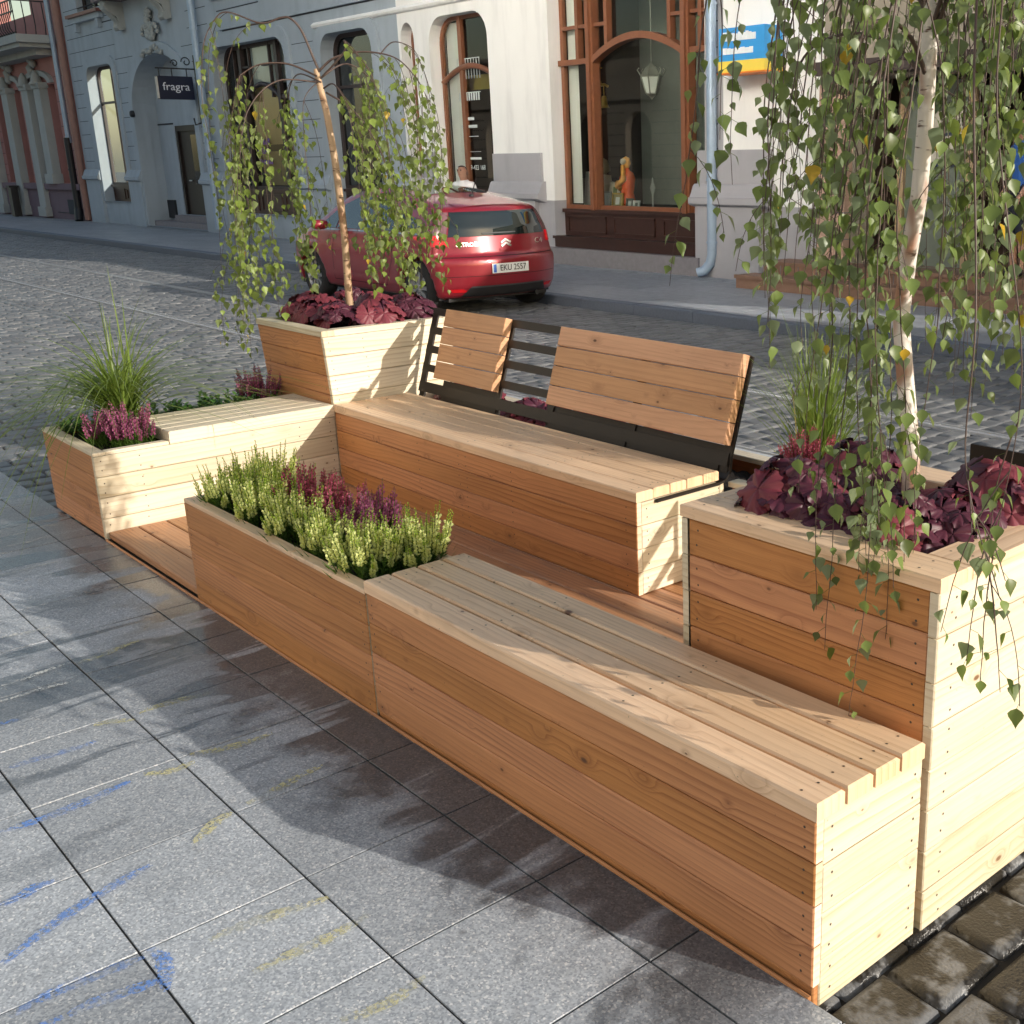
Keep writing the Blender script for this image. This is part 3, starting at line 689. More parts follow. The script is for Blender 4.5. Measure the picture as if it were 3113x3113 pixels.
GLAREP = plain('pale_glare', (0.85, 0.84, 0.80), 0.9, 0.06, 3); GLAREO = plain('ochre_glare', (0.66, 0.48, 0.22), 0.9, 0.12, 2)  # sheets behind the panes that stand in for bright glare on the glass
def sheet(parent, name, mat, x0, x1, z0, z1, y):
    mb = MB(); n = max(2, int((x1-x0)/0.06)); mb.grid([[(x0+(x1-x0)*i/n, y+0.012*math.sin(i*1.9), z) for i in range(n+1)] for z in (z0, z1)], 0); return mb.build(name, mat, parent)
sheet(gh, 'glare_sheet', GLAREP, -26.05, -23.45, 3.34, 4.15, FY+0.36); sheet(gh, 'glare_sheet', GLAREO, -26.0, -24.4, 2.05, 3.32, FY+0.37); sheet(gh, 'glare_curtain', GLAREP, -34.45, -33.85, 1.5, 4.2, FY+0.36)
sheet(gh, 'glare_sheet', GLAREO, -25.9, -24.6, 1.15, 1.9, FY+0.40)
# hanging sign on scroll bracket
sg = thing('hanging_shop_sign', 'dark blue hanging sign with white lettering on a scrolled iron bracket', 'sign', (-28.2, FY-0.6, 3.4))
sx0, sx1 = -29.05, -28.05
mb = MB(); vs, fs = plate(rrect(-29.05, -28.0, 3.12, 3.66, 0.06, 0.06), [], FY-1.05, FY-0.95)
# board hangs square to the wall: built in its own frame then turned
M = Matrix.Translation((-28.12, FY-0.62, 3.38)) @ Matrix.Rotation(R(-62), 4, 'Z')
def loc_box(mb, M, x0, x1, y0, y1, z0, z1, m=0):
    p = [(x0,y0,z0),(x1,y0,z0),(x1,y1,z0),(x0,y1,z0),(x0,y0,z1),(x1,y0,z1),(x1,y1,z1),(x0,y1,z1)]
    mb.mesh(p, [(0,3,2,1),(4,5,6,7),(0,1,5,4),(1,2,6,5),(2,3,7,6),(3,0,4,7)], m, 0.5, False, M)
M = Matrix.Translation((-28.12, FY, 3.38)) @ Matrix.Rotation(R(0), 4, 'Z')
def sbox(mb, y0, y1, z0, z1, x0=-0.07, x1=0.07, m=0): mb.box(-28.12+x0, -28.12+x1, FY-y1, FY-y0, 3.38+z0, 3.38+z1, m)
mb = MB(); sbox(mb, 0.16, 0.98, -0.26, 0.26); mb.build('board', plain('navy_board', (0.010, 0.015, 0.040), 0.4), sg)
mb = MB(); sbox(mb, 0.98, 1.0, -0.24, 0.24, -0.055, 0.055); mb.build('edge_plate', plain('pale_edge', (0.62, 0.57, 0.50), 0.5), sg)
vs, fs = text_mesh('fragra', 0.25, 0.003, xscale=1.1)
mb = MB(); mb.mesh(vs, fs, 0, 0.5, False, Matrix.Translation((-28.12+0.074, FY-0.57, 3.40)) @ Matrix.Rotation(R(90), 4, 'Z') @ Matrix.Rotation(R(90), 4, 'X'))
mb.build('lettering', plain('white_letters', (0.75, 0.78, 0.85), 0.5), sg)
mb = MB(); sbox(mb, 0.0, 0.06, -0.8, 0.75, -0.03, 0.03); sbox(mb, 0.0, 0.98, 0.42, 0.45, -0.015, 0.015)
for y in (0.25, 0.6, 0.9): sbox(mb, y, y+0.02, 0.26, 0.43, -0.01, 0.01)
for cy, cz, r0 in ((0.24, 0.59, 0.12), (0.52, 0.55, 0.09)):
    mb.tube([(-28.12, FY-(cy+r0*(1-k/22)*math.cos(k*0.45)), 3.38+cz+r0*(1-k/22)*math.sin(k*0.45)) for k in range(17)], 0.014, 5)
mb.tube([(-28.12, FY-0.03, 2.6), (-28.12, FY-0.2, 2.55), (-28.12, FY-0.22, 2.7)], 0.02, 5)
mb.build('bracket', BLKIRON, sg)
mb = MB(); mb.tube([(-27.65, FY-0.14, 7.6), (-27.65, FY-0.14, 0.1)], 0.085, 12); mb.tube([(-27.65, FY-0.14, 4.72), (-27.65, FY-0.14, 4.66)], 0.10, 12); mb.tube([(-27.65, FY-0.14, 1.5), (-27.65, FY-0.14, 1.44)], 0.10, 12)
tag(mb.build('downpipe', ZINC), 'pale blue downpipe right of the arched doorway', 'downpipe')

# ---- shop part of the same house, sunlight put into the wall colour
WX0, WX1 = -18.78, -8.66
wh = thing('sunlit_shop_house', 'house with tall wood framed display windows, sunlight put into its white wall colour', 'house', (-12, FY, 0))
h3 = rrect(-19.05+0.3, -18.25, 0.62, 4.05, 0.30); h4 = rrect(-17.75, -15.95, 0.5, 4.06, 0.42); hb = rrect(-14.28, -10.78, 0.27, 4.75, 0.5)
def wh_low(x0, x1, holes):
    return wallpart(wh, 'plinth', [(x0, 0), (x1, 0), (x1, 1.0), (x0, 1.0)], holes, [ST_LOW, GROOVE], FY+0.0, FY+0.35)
def cut(loop, zlo=None, zhi=None):
    xs = [p[0] for p in loop]; return rrect(min(xs), max(xs), zlo, zhi)
# one plate per storey band so the sunlit tone ends at the plinth line
def band(name, z0, z1, holes, mats, extra=None): return wallpart(wh, name, [(WX0, z0), (WX1, z0), (WX1, z1), (WX0, z1)], holes, mats, extra=extra)
def open_top(x0, x1, z0, z1, rt, zcut):  # part of an opening above zcut
    return rrect(x0, x1, zcut, z1, rt)
# plinth band built from piers between the openings
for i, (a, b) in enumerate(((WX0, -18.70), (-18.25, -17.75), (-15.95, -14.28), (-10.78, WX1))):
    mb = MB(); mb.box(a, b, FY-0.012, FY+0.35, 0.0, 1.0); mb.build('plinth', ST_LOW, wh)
mb = MB()
for (a, b) in ((WX0, -18.70), (-18.25, -17.75), (-15.95, -14.28), (-10.78, WX1)): mb.box(a, b, FY, FY+0.35, 1.0, 2.0)
vs, fs = plate([(WX0, 2.0), (-18.70, 2.0), (-18.70, 3.75)] + [(-18.475+0.225*math.cos(math.pi-math.pi*i/10), 3.75+0.3*math.sin(math.pi*i/10)) for i in range(11)] + [(-18.25, 2.0), (-17.75, 2.0), (-17.75, 3.64)]
    + [(-17.33+0.42*math.cos(math.pi-math.pi/2*i/6), 3.64+0.42*math.sin(math.pi/2*i/6)) for i in range(7)] + [(-16.37+0.42*math.cos(math.pi/2-math.pi/2*i/6), 3.64+0.42*math.sin(math.pi/2-math.pi/2*i/6)) for i in range(7)] + [(-15.95, 2.0), (-14.28, 2.0), (-14.28, 4.25)]
    + [(-13.78+0.5*math.cos(math.pi-math.pi/2*i/6), 4.25+0.5*math.sin(math.pi/2*i/6)) for i in range(7)] + [(-11.28+0.5*math.cos(math.pi/2-math.pi/2*i/6), 4.25+0.5*math.sin(math.pi/2-math.pi/2*i/6)) for i in range(7)] + [(-10.78, 2.0), (WX1, 2.0), (WX1, 5.3), (WX0, 5.3)], [], FY, FY+0.35)
mb.mesh(vs, fs, 0)
for z in [1.55+0.38*k for k in range(9)]: mb.box(-10.72, -10.50, FY-0.003, FY+0.02, z, z+0.012, 1)
mb.build('wall', [ST_SUN, GROOVE], wh)
mb = MB(); mb.box(-10.77, -10.42, FY-0.004, FY+0.02, 1.0, 5.2)
for z in [1.42+0.33*k for k in range(10)]: mb.box(-10.72, -10.52, FY-0.007, FY+0.0, z, z+0.014, 1)
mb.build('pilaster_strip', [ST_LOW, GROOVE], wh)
mb = MB(); moulding(mb, -22.0, -16.2, 4.22, [(0, 0), (0.05, 0.02), (0.07, 0.06), (0.03, 0.10), (0, 0.12)]); mb.build('cornice', ST_SUN, wh)
for (a, b, z) in ((-15.98, -14.5, 1.0), (-10.95, -9.45, 0.99), (-18.3, -17.7, 1.05)):
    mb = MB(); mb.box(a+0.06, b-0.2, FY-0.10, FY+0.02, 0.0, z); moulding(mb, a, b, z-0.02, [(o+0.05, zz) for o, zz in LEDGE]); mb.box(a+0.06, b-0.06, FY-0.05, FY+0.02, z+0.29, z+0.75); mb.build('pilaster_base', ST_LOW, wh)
mb = MB(); mb.box(-14.75, -10.8, FY-0.14, FY+0.2, 0.0, 0.26, 0); mb.build('plinth_stone', STONE, wh)
panelled(wh, -14.26, -10.80, 0.42, 0.86, FY+0.18, BROWN, 3)
mb = MB(); mb.box(-14.30, -10.76, FY-0.02, FY+0.24, 0.265, 0.40); mb.box(-14.32, -10.74, FY-0.05, FY+0.2, 0.40, 0.445); mb.build('sill_board', BROWN, wh)
def bigbars(fr):
    yg = FY+0.26
    for x in (-13.45, -11.33):
        fr.box(x-0.085, x+0.085, yg-0.12, yg+0.03, 0.86, 4.72); fr.box(x-0.04, x+0.04, yg-0.16, yg-0.12, 0.86, 4.72)
    N = 24; A = [(-13.40+2.04*i/N, 3.09+0.30*math.sin(math.pi*i/N)**0.85) for i in range(N+1)]
    P = [[(x, yg-0.13, z-0.055), (x, yg-0.13, z+0.045), (x, yg+0.02, z+0.045), (x, yg+0.02, z-0.055)] for x, z in A]; fr.grid(P, 0, smooth=False, closed=True)
    fr.box(-14.26, -13.45, yg-0.10, yg+0.02, 3.06, 3.14); fr.box(-11.33, -10.8, yg-0.10, yg+0.02, 3.06, 3.14)
    for x, z0 in ((-13.08, 3.25), (-11.68, 3.25), (-13.78, 3.1), (-11.05, 3.1)): fr.box(x-0.035, x+0.035, yg-0.09, yg+0.02, z0, 4.7)
    for a, b in ((-14.2, -13.45), (-13.45, -13.08), (-11.68, -11.33), (-11.33, -10.85)):
        fr.box(a, b, yg-0.08, yg+0.02, 3.58, 3.63)
window(wh, -14.26, -10.80, 0.86, 4.74, FY+0.26, MAHOG, (), (), 0.075, 0.49, glass=GLASS, extra_fn=bigbars)
def room(name, x0, x1, yb, z0, z1):
    mb = MB(); mb.box(x0, x1, yb, yb+0.05, z0, z1, 1); mb.box(x0-0.04, x0, FY+0.36, yb, z0, z1); mb.box(x1, x1+0.04, FY+0.36, yb, z0, z1); mb.box(x0, x1, FY+0.36, yb, z1, z1+0.04); mb.box(x0, x1, FY+0.30, yb, z0-0.04, z0)
    return mb.build(name, [INTER, INTERG], wh)
room('shop_interior', -14.7, -10.4, FY+2.3, 0.86, 4.9)
def w4bars(fr):
    yg = FY+0.26
    fr.box(-17.14, -17.04, yg-0.06, yg+0.02, 1.1, 4.05)
    A = [(-17.7+1.7*i/14, 2.95+0.28*math.sin(math.pi*(i/14)*0.9+0.15)) for i in range(15)]; fr.tube([(x, yg-0.04, z) for x, z in A], 0.05, 6)
window(wh, -17.75, -15.95, 1.02, 4.06, FY+0.26, MAHOG, (), (), 0.06, 0.42, glass=GLASS, extra_fn=w4bars)
panelled(wh, -17.73, -15.97, 0.5, 1.02, FY+0.2, BROWN, 2)
room('shop_interior', -18.1, -15.5, FY+1.9, 1.0, 4.3)
window(wh, -18.70, -18.25, 1.1, 4.05, FY+0.26, MAHOG, (), (2.3,), 0.05, 0.22, glass=DGLASS)
mb = MB(); mb.box(-18.69, -18.26, FY+0.2, FY+0.34, 0.0, 1.1); mb.build('sill_panel', MAHOG, wh)
LETM = plain('pale_lettering', (0.62, 0.68, 0.66), 0.6)
for (txt, sz, x, z) in (('11', 0.17, -17.10, 1.87), ('509-423 168', 0.115, -16.88, 1.52)):
    vs, fs = text_mesh(txt, sz, 0.001); mb = MB(); mb.mesh(vs, fs, 0, 0.5, False, Matrix.Translation((x, FY+0.255, z)) @ Matrix.Rotation(R(90), 4, 'X')); mb.build('window_lettering', LETM, wh)
for (x, z, w, h) in ((-17.25, 2.05, 0.5, 0.012), (-17.25, 1.79, 0.55, 0.008), (-17.2, 1.66, 0.5, 0.04), (-17.27, 2.2, 0.5, 0.05), (-17.15, 2.33, 0.3, 0.05)):
    mb = MB(); mb.box(x, x+w, FY+0.250, FY+0.256, z, z+h); mb.build('window_lettering', LETM, wh)
for row, (z0, z1, n_, st_, w_) in enumerate(((2.66, 2.80, 9, 0.075, 0.04), (3.02, 3.36, 9, 0.085, 0.014))):
    mb = MB()
    for k in range(n_): mb.box(-17.28+k*st_, -17.28+w_+k*st_, FY+0.250, FY+0.256, z0, z1)
    mb.box(-17.28, -16.6, FY+0.2505, FY+0.2555, z1-0.012, z1+0.002); mb.build('window_lettering', LETM, wh)
mb = MB(); mb.box(-17.4, -16.6, FY+0.5, FY+0.505, 2.85, 3.1); mb.build('yellow_film', plain('yellow_film', (0.35, 0.27, 0.05), 0.6), wh)
mb = MB(); x = -10.52
mb.tube([(x, FY-0.13, 5.3), (x, FY-0.13, 0.32), (x-0.02, FY-0.15, 0.2), (x-0.09, FY-0.2, 0.10), (x-0.17, FY-0.25, 0.07)], 0.07, 12)
for z in (1.33, 0.48, 3.6): mb.tube([(x, FY-0.13, z), (x, FY-0.13, z+0.03)], 0.082, 12)
tag(mb.build('downpipe', ZINC), 'pale blue downpipe with bent foot right of the large display window', 'downpipe')
sheet(wh, 'glare_curtain', GLAREP, -17.7, -17.16, 1.1, 3.98, FY+0.34); sheet(wh, 'glare_curtain', GLAREP, -14.22, -13.98, 0.95, 4.6, FY+0.34)  # pale strips stand for the brightly lit left part of these panes
# bank sign
bs = thing('illuminated_bank_sign', 'blue and orange box sign with white lettering on the wall coloured as sunlit', 'sign', (-9.9, FY-0.3, 2.95))
mb = MB(); mb.box(-10.090, -9.280, FY-0.42, FY-0.08, 2.84, 3.24, 0); mb.box(-10.095, -9.275, FY-0.425, FY-0.075, 2.70, 2.84, 1); mb.box(-10.110, -9.260, FY-0.44, FY-0.06, 2.68, 2.70, 2); mb.box(-10.095, -9.275, FY-0.30, FY-0.27, 2.7, 3.245, 3)
mb.build('box', [plain('sign_blue', (0.05, 0.36, 0.80), 0.4, 0.05), plain('sign_yellow', (0.95, 0.72, 0.10), 0.4, 0.05), plain('sign_orange', (0.85, 0.22, 0.02), 0.4, 0.05), plain('sign_white', (0.85, 0.87, 0.9), 0.4, 0.02)], bs)
SGL = plain('sign_lettering', (0.9, 0.93, 0.95), 0.5, 0.02)
for row, z in ((0, 3.08), (1, 2.92)):
    mb = MB(); x = -10.010
    for k in range(9 if row == 0 else 8):
        w = ro.uniform(0.045, 0.075); mb.box(x, x+w, FY-0.428, FY-0.42, z, z+(0.095 if row == 0 else 0.07)*ro.uniform(0.8, 1.15)); x += w+0.006
    mb.build('lettering', SGL, bs)
mb = MB(); mb.box(-10.030, -9.430, FY-0.1, FY+0.01, 2.95, 3.0); mb.build('bracket', STEEL, bs)

# ---- bank entrance building to the right, seen through the birch
be = thing('entrance_building', 'beige building with a dark recessed entrance behind the large birch', 'building', (-4, FY, 0))
ST_BEIGE = stucco('beige_render', (0.40, 0.35, 0.28))
wallpart(be, 'wall', [(-8.66, 0), (17, 0), (17, 4.3), (-8.66, 4.3)], [rrect(-8.15, -3.2, 0.30, 2.55), rrect(-1.5, 2.5, 0.9, 2.9), rrect(5, 9, 0.9, 2.9)], [ST_BEIGE], FY, FY+0.4)
mb = MB(); mb.box(-8.60, -8.16, FY-0.14, FY+0.1, 0.32, 2.5)
for z in (0.62, 0.95, 1.28, 1.6, 1.95): mb.box(-8.605, -8.155, FY-0.145, FY+0.08, z, z+0.012, 1)
for k in range(6): mb.box(-8.58+k*0.07, -8.545+k*0.07, FY-0.146, FY+0.05, 1.36+0.03*(k % 2), 1.385+0.03*(k % 2), 1)
mb.build('tiled_pillar', [plain('salmon_tile', (0.50, 0.33, 0.25), 0.5), STONE], be)
mb = MB(); mb.box(-8.15, -3.2, FY+2.2, FY+2.25, 0.3, 2.6, 0); mb.box(-8.19, -8.15, FY+0.4, FY+2.2, 0.3, 2.6); mb.box(-3.2, -3.16, FY+0.4, FY+2.2, 0.3, 2.6); mb.box(-8.15, -3.2, FY+0.4, FY+2.2, 2.6, 2.64); mb.box(-8.15, -3.2, FY+0.38, FY+2.2, 0.26, 0.30, 1)
for k in range(9): mb.box(-6.2+k*0.06, -6.17+k*0.06, FY+2.18, FY+2.21, 1.25+0.03*(k % 2), 1.28+0.03*(k % 2), 2)
mb.build('recess', [plain('dark_brown_recess', (0.045, 0.026, 0.020), 0.6), TERRA, plain('pale_tile', (0.35, 0.3, 0.26), 0.5)], be)
mb = MB(); mb.box(-7.75, -6.75, FY+0.5, FY+0.56, 0.3, 2.5); gd = mb.build('door', plain('green_grey_door', (0.16, 0.19, 0.16), 0.3), be)
mb = MB()
for (x0, x1) in ((-7.8, -7.7), (-6.8, -6.7)): mb.box(x0, x1, FY+0.45, FY+0.52, 0.3, 2.52)
mb.build('door_frame', plain('tan_frame', (0.42, 0.30, 0.18), 0.5), gd)
mb = MB(); mb.box(-7.35, -6.9, FY+0.48, FY+0.505, 1.55, 2.15, 0); mb.box(-7.3, -6.95, FY+0.475, FY+0.50, 1.86, 1.9, 1); mb.box(-7.3, -6.95, FY+0.475, FY+0.50, 1.5, 1.56, 1)
mb.build('notice', [plain('notice_paper', (0.55, 0.52, 0.45), 0.8), plain('notice_print', (0.05, 0.06, 0.09), 0.8)], gd)
mb = MB(); mb.box(-6.12, -5.95, FY+0.46, FY+0.47, 1.6, 1.82); mb.build('yellow_notice', plain('yellow_paper', (0.6, 0.45, 0.03), 0.7), be)
mb = MB(); mb.box(-9.2, 3.0, FY-0.50, FY-0.01, 0.0, 0.33); mb.box(-9.35, 3.1, FY-0.86, FY-0.50, 0.0, 0.17)
mb.box(-9.21, 3.01, FY-0.53, FY-0.50, 0.29, 0.335); mb.box(-9.36, 3.11, FY-0.89, FY-0.86, 0.13, 0.175)
for k in range(40): mb.box(-9.19+k*0.3, -9.183+k*0.3, FY-0.508, FY-0.5, 0.0, 0.29, 1)
mb.build('steps', [TERRA, STONE], be)
mb = MB(); mb.box(-8.5, -3.0, FY-0.35, FY+0.05, 2.58, 2.74); mb.build('canopy', plain('dark_canopy', (0.07, 0.05, 0.045), 0.6), be)

# ---- opposite house reflected in the glass, and unseen walls added to bounce light
op = thing('opposite_house', 'grey stone house with arched windows behind the photographer', 'house', (-8, -7.4, 0))
hs = []; x = -46
while x < -14:
    hs.append(archp(x, x+1.5, 0.9, 2.6, 0.75)); x += 3.1
mb = MB(); vs, fs = plate([(-50, 0), (-13, 0), (-13, 5.6), (-50, 5.6)], hs, -7.8, -7.4); mb.mesh(vs, fs, 0)
x = -47.6+0.05
while x < -14:
    for z in [0.5+0.4*k for k in range(8)]: mb.box(x, x+1.5, -7.5, -7.392, z, z+0.035, 1)
    x += 3.1
mb.box(-50, -13, -7.5, -7.25, 3.75, 3.95); mb.box(-50, -13, -7.5, -7.0, 5.6, 5.75); mb.box(-50, -13, -9.5, -9.4, 0, 5.0, 2)
mb.build('wall', [stucco('pale_ashlar', (0.50, 0.45, 0.38)), GROOVE, BLKIRON], op)
for k in range(10):
    mb = MB(); mb.box(-46-0.05+3.1*k, -46+1.55+3.1*k, -7.72, -7.70, 0.85, 3.4); mb.build('window', DGLASS, op)
ALU = NT('reflector_metal'); ALU.bsdf((0.975, 0.97, 0.95), 0.34, None, Metallic=1.0); ALUM = ALU.mat
def reflector_wall(name, label, A_, B_, H, mats, wins):
    h = thing(name, label, 'house', (A_[0], A_[1], 0)); A_, B_ = Vector((*A_, 0)), Vector((*B_, 0)); dv_ = (B_-A_).normalized(); nv_ = Vector((-dv_.y, dv_.x, 0)); LN = (B_-A_).length
    MW = Matrix(((dv_.x, nv_.x, 0, A_.x), (dv_.y, nv_.y, 0, A_.y), (0, 0, 1, 0), (0, 0, 0, 1)))
    vs, fs = plate([(0, 0), (LN, 0), (LN, H), (0, H)], wins(LN), -0.4, 0.0); mb = MB(); mb.mesh(vs, fs, 0, .5, False, MW); mb.build('wall', mats[0], h)
    mb = MB(); loc_box(mb, MW, 0.3, LN-0.3, -0.38, -0.34, 0.5, H-.5); mb.build('window', DGLASS, h)
reflector_wall('bounce_wall', 'unseen white diagonal wall added behind the camera to bounce sunlight', (-15.5, -4.6), (-8.5, -11.2), 9.5, [stucco('bounce_white', (0.84, 0.81, 0.75), 0.05)], lambda L: [rrect(1.2+3.0*k, 2.2+3.0*k, 1.2+3.6*j, 3.0+3.6*j) for k in range(3) for j in range(2)])  # added out of view to bounce sun onto the shaded board faces
reflector_wall('reflector_block', 'unseen metal reflector block on a stone base, added behind the camera to light the far facade', (-7.6, -7.2), (7.8, -12.8), 22.0, [ALUM], lambda L: [rrect(-.01, L+.01, -.01, 4.8)] if False else [])  # added out of view, angled to throw sun onto the far facade
ob_ = COL.objects['reflector_block']
mb = MB(); A_, B_ = Vector((-7.6, -7.2, 0)), Vector((7.8, -12.8, 0)); dv_ = (B_-A_).normalized(); nv_ = Vector((-dv_.y, dv_.x, 0)); LN = (B_-A_).length
MW = Matrix(((dv_.x, nv_.x, 0, A_.x), (dv_.y, nv_.y, 0, A_.y), (0, 0, 1, 0), (0, 0, 0, 1)))
loc_box(mb, MW, -.1, LN+.1, -.42, .12, 0.0, 7.9); loc_box(mb, MW, -.2, LN+.2, -.42, .2, 7.9, 8.2); mb.build('base', stucco('dim_stone', (0.62, 0.58, 0.52)), ob_)  # base height set so the reflected patch stops above the plinth
# ------------------------------------------------------------------ timber parklet
rb = random.Random(11)
def board(mb, o, du, dv, dn, L, W, T, m=0, c=0.003, screws=None, sm=1, rr=None, em=None):
    """board: corner o on its back, length du, width dv, thickness dn; chamfered front edges"""
    o, du, dv, dn = Vector(o), Vector(du), Vector(dv), Vector(dn); rr = rb.random() if rr is None else rr
    uo, vo = rb.uniform(0, 40), rb.uniform(0, 40)
    def P(u, v, n): return o+du*u+dv*v+dn*n
    m_ = [m]
    def F(q, uv): mb.face(q, [(a+uo, b+vo) for a, b in uv], m_[0], rr)
    F([P(c,c,T), P(L-c,c,T), P(L-c,W-c,T), P(c,W-c,T)], [(0,0),(L,0),(L,W),(0,W)])
    F([P(0,0,T-c), P(L,0,T-c), P(L-c,c,T), P(c,c,T)], [(0,0),(L,0),(L,.002),(0,.002)])
    F([P(c,W-c,T), P(L-c,W-c,T), P(L,W,T-c), P(0,W,T-c)], [(0,W-.002),(L,W-.002),(L,W),(0,W)])
    F([P(0,0,0), P(L,0,0), P(L,0,T-c), P(0,0,T-c)], [(0,-T),(L,-T),(L,0),(0,0)])
    F([P(0,W,T-c), P(L,W,T-c), P(L,W,0), P(0,W,0)], [(0,W),(L,W),(L,W+T),(0,W+T)])
    m_[0] = em if em is not None else m
    F([P(0,0,0), P(0,0,T-c), P(0,W,T-c), P(0,W,0)], [(0,0),(T*.2,0),(T*.2,W),(0,W)])
    F([P(L,0,T-c), P(L,0,0), P(L,W,0), P(L,W,T-c)], [(L,0),(L+T*.2,0),(L+T*.2,W),(L,W)])
    m_[0] = m
    F([P(0,0,T-c), P(c,c,T), P(c,W-c,T), P(0,W,T-c)], [(0,0),(.003,0),(.003,W),(0,W)])
    F([P(L-c,c,T), P(L,0,T-c), P(L,W,T-c), P(L-c,W-c,T)], [(L-.003,0),(L,0),(L,W),(L-.003,W)])
    if screws:
        for u in screws:
            for v in (0.27, 0.73):
                uu = u+rb.uniform(-.004, .004); vv = W*v+rb.uniform(-.006, .006)
                mb.face([P(uu+0.0033*math.cos(k*math.pi/3), vv+0.0033*math.sin(k*math.pi/3), T+0.0006) for k in range(6)], None, sm, rr)
def fixright(mb): pass
X, Y, Z = Vector((1,0,0)), Vector((0,1,0)), Vector((0,0,1))
def panel(o, du, dn, L, H, n, T=0.024, gap=0.0025, screws=(0.03,), mb=None, top=None):
    """n horizontal boards stacked upward"""
    mb = mb or MB(); p = H/n
    sc = list(screws)+[L-s for s in screws]
    du = Vector(du); dn = Vector(dn); o = Vector(o)
    for k in range(n):
        oo = o + Z*(p*k+gap*0.5) + dn*rb.uniform(-0.0008, 0.0008)
        if du.cross(Z).dot(dn) < 0: board(mb, oo+du*L, -du, Z, dn, L, p-gap, T, 0, 0.003, [L-s for s in sc], em=2)
        else: board(mb, oo, du, Z, dn, L, p-gap, T, 0, 0.003, sc, em=2)
    return mb
def soil(parent, x0, x1, y0, y1, z, amp=0.012):
    mb = MB(); nx = max(4, int((x1-x0)/0.03)); ny = max(4, int((y1-y0)/0.03))
    P = [[(x0+(x1-x0)*i/nx, y0+(y1-y0)*j/ny, z+rb.uniform(-amp, amp)) for j in range(ny+1)] for i in range(nx+1)]
    mb.grid([list(r) for r in zip(*P)] if False else P, 0); mb.f = [tuple(reversed(f)) for f in mb.f]
    return mb.build('soil', SOIL, parent)

_b2 = MB.build
def build_ends(self, name, mats, parent=None, sharp=None):
    if isinstance(mats, list) and len(mats) == 2 and self.m and max(self.m) == 2: mats = mats+[W_SUN]  # board ends take the sunlit tone
    return _b2(self, name, mats, parent)
MB.build = build_ends
# deck
dk = thing('timber_deck', 'low reddish larch deck boards under the benches and planters', 'deck', (-2.1, 0.6, 0))
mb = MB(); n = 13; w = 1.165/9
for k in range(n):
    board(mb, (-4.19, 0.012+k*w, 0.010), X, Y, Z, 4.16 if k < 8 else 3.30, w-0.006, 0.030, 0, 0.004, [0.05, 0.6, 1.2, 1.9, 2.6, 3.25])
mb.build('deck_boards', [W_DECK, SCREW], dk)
mb = MB(); board(mb, (-4.2, 0.0, -0.04), X, Z, -Y, 4.2, 0.048, 0.006); mb.build('edge_board', [W_SHADE, SCREW], dk)

# front bench --------------------------------------------------------
fb = thing('long_bench', 'long low larch bench nearest the pavement with a pale sunlit end', 'bench', (-0.87, 0.18, 0))
mb = MB(); pw = 0.361/4
for k in range(4): board(mb, (-1.752, k*pw+(0.0 if k == 0 else 0.0045), 0.412), X, Y, Z, 1.752+0.004, pw-(0.0045 if k == 0 else 0.009), 0.038, 0, 0.005, [0.05, 0.55, 1.15, 1.70], rr=[0.2, 0.5, 0.75, 0.6][k])
mb.build('seat', [W_TOP, SCREW], fb)
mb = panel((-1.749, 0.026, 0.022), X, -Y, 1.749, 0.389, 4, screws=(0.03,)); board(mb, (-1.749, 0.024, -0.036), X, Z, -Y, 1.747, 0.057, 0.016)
mb.build('front_panel', [W_SHADE, SCREW], fb)
mb = panel((-0.025, 0.0275, -0.038), Y, X, 0.332, 0.449, 4); mb.build('side_panel', [W_SUN, SCREW], fb)
mb = panel((-1.749, 0.334, 0.045), X, Y, 1.72, 0.366, 4); mb.build('back_panel', [W_SHADE, SCREW], fb)

# heather box --------------------------------------------------------
hbx = thing('heather_box', 'long low larch flower box with white and pink heather', 'planter', (-2.45, 0.18, 0))
mb = panel((-3.152, 0.026, 0.0), X, -Y, 1.395, 0.402, 4); mb.build('front_panel', [W_SHADE, SCREW], hbx)
mb = panel((-3.152, 0.334, 0.043), X, Y, 1.395, 0.360, 4); mb.build('back_panel', [W_SHADE, SCREW], hbx)
mb = panel((-3.128, 0.028, 0.043), Y, -X, 0.30, 0.360, 4); mb.build('side_panel', [W_SHADE, SCREW], hbx)
mb = MB()
board(mb, (-3.150, 0.002, 0.403), X, Y, Z, 0.90, 0.045, 0.015, rr=.6); board(mb, (-2.247, 0.002, 0.403), X, Y, Z, 0.49, 0.045, 0.014, rr=.4)
board(mb, (-3.150, 0.315, 0.403), X, Y, Z, 1.393, 0.043, 0.015); board(mb, (-3.150, 0.048, 0.403), X, Y, Z, 0.05, 0.266, 0.0145)
mb.build('rim', [W_TOP, SCREW], hbx)
soil(hbx, -3.10, -1.765, 0.05, 0.313, 0.372)

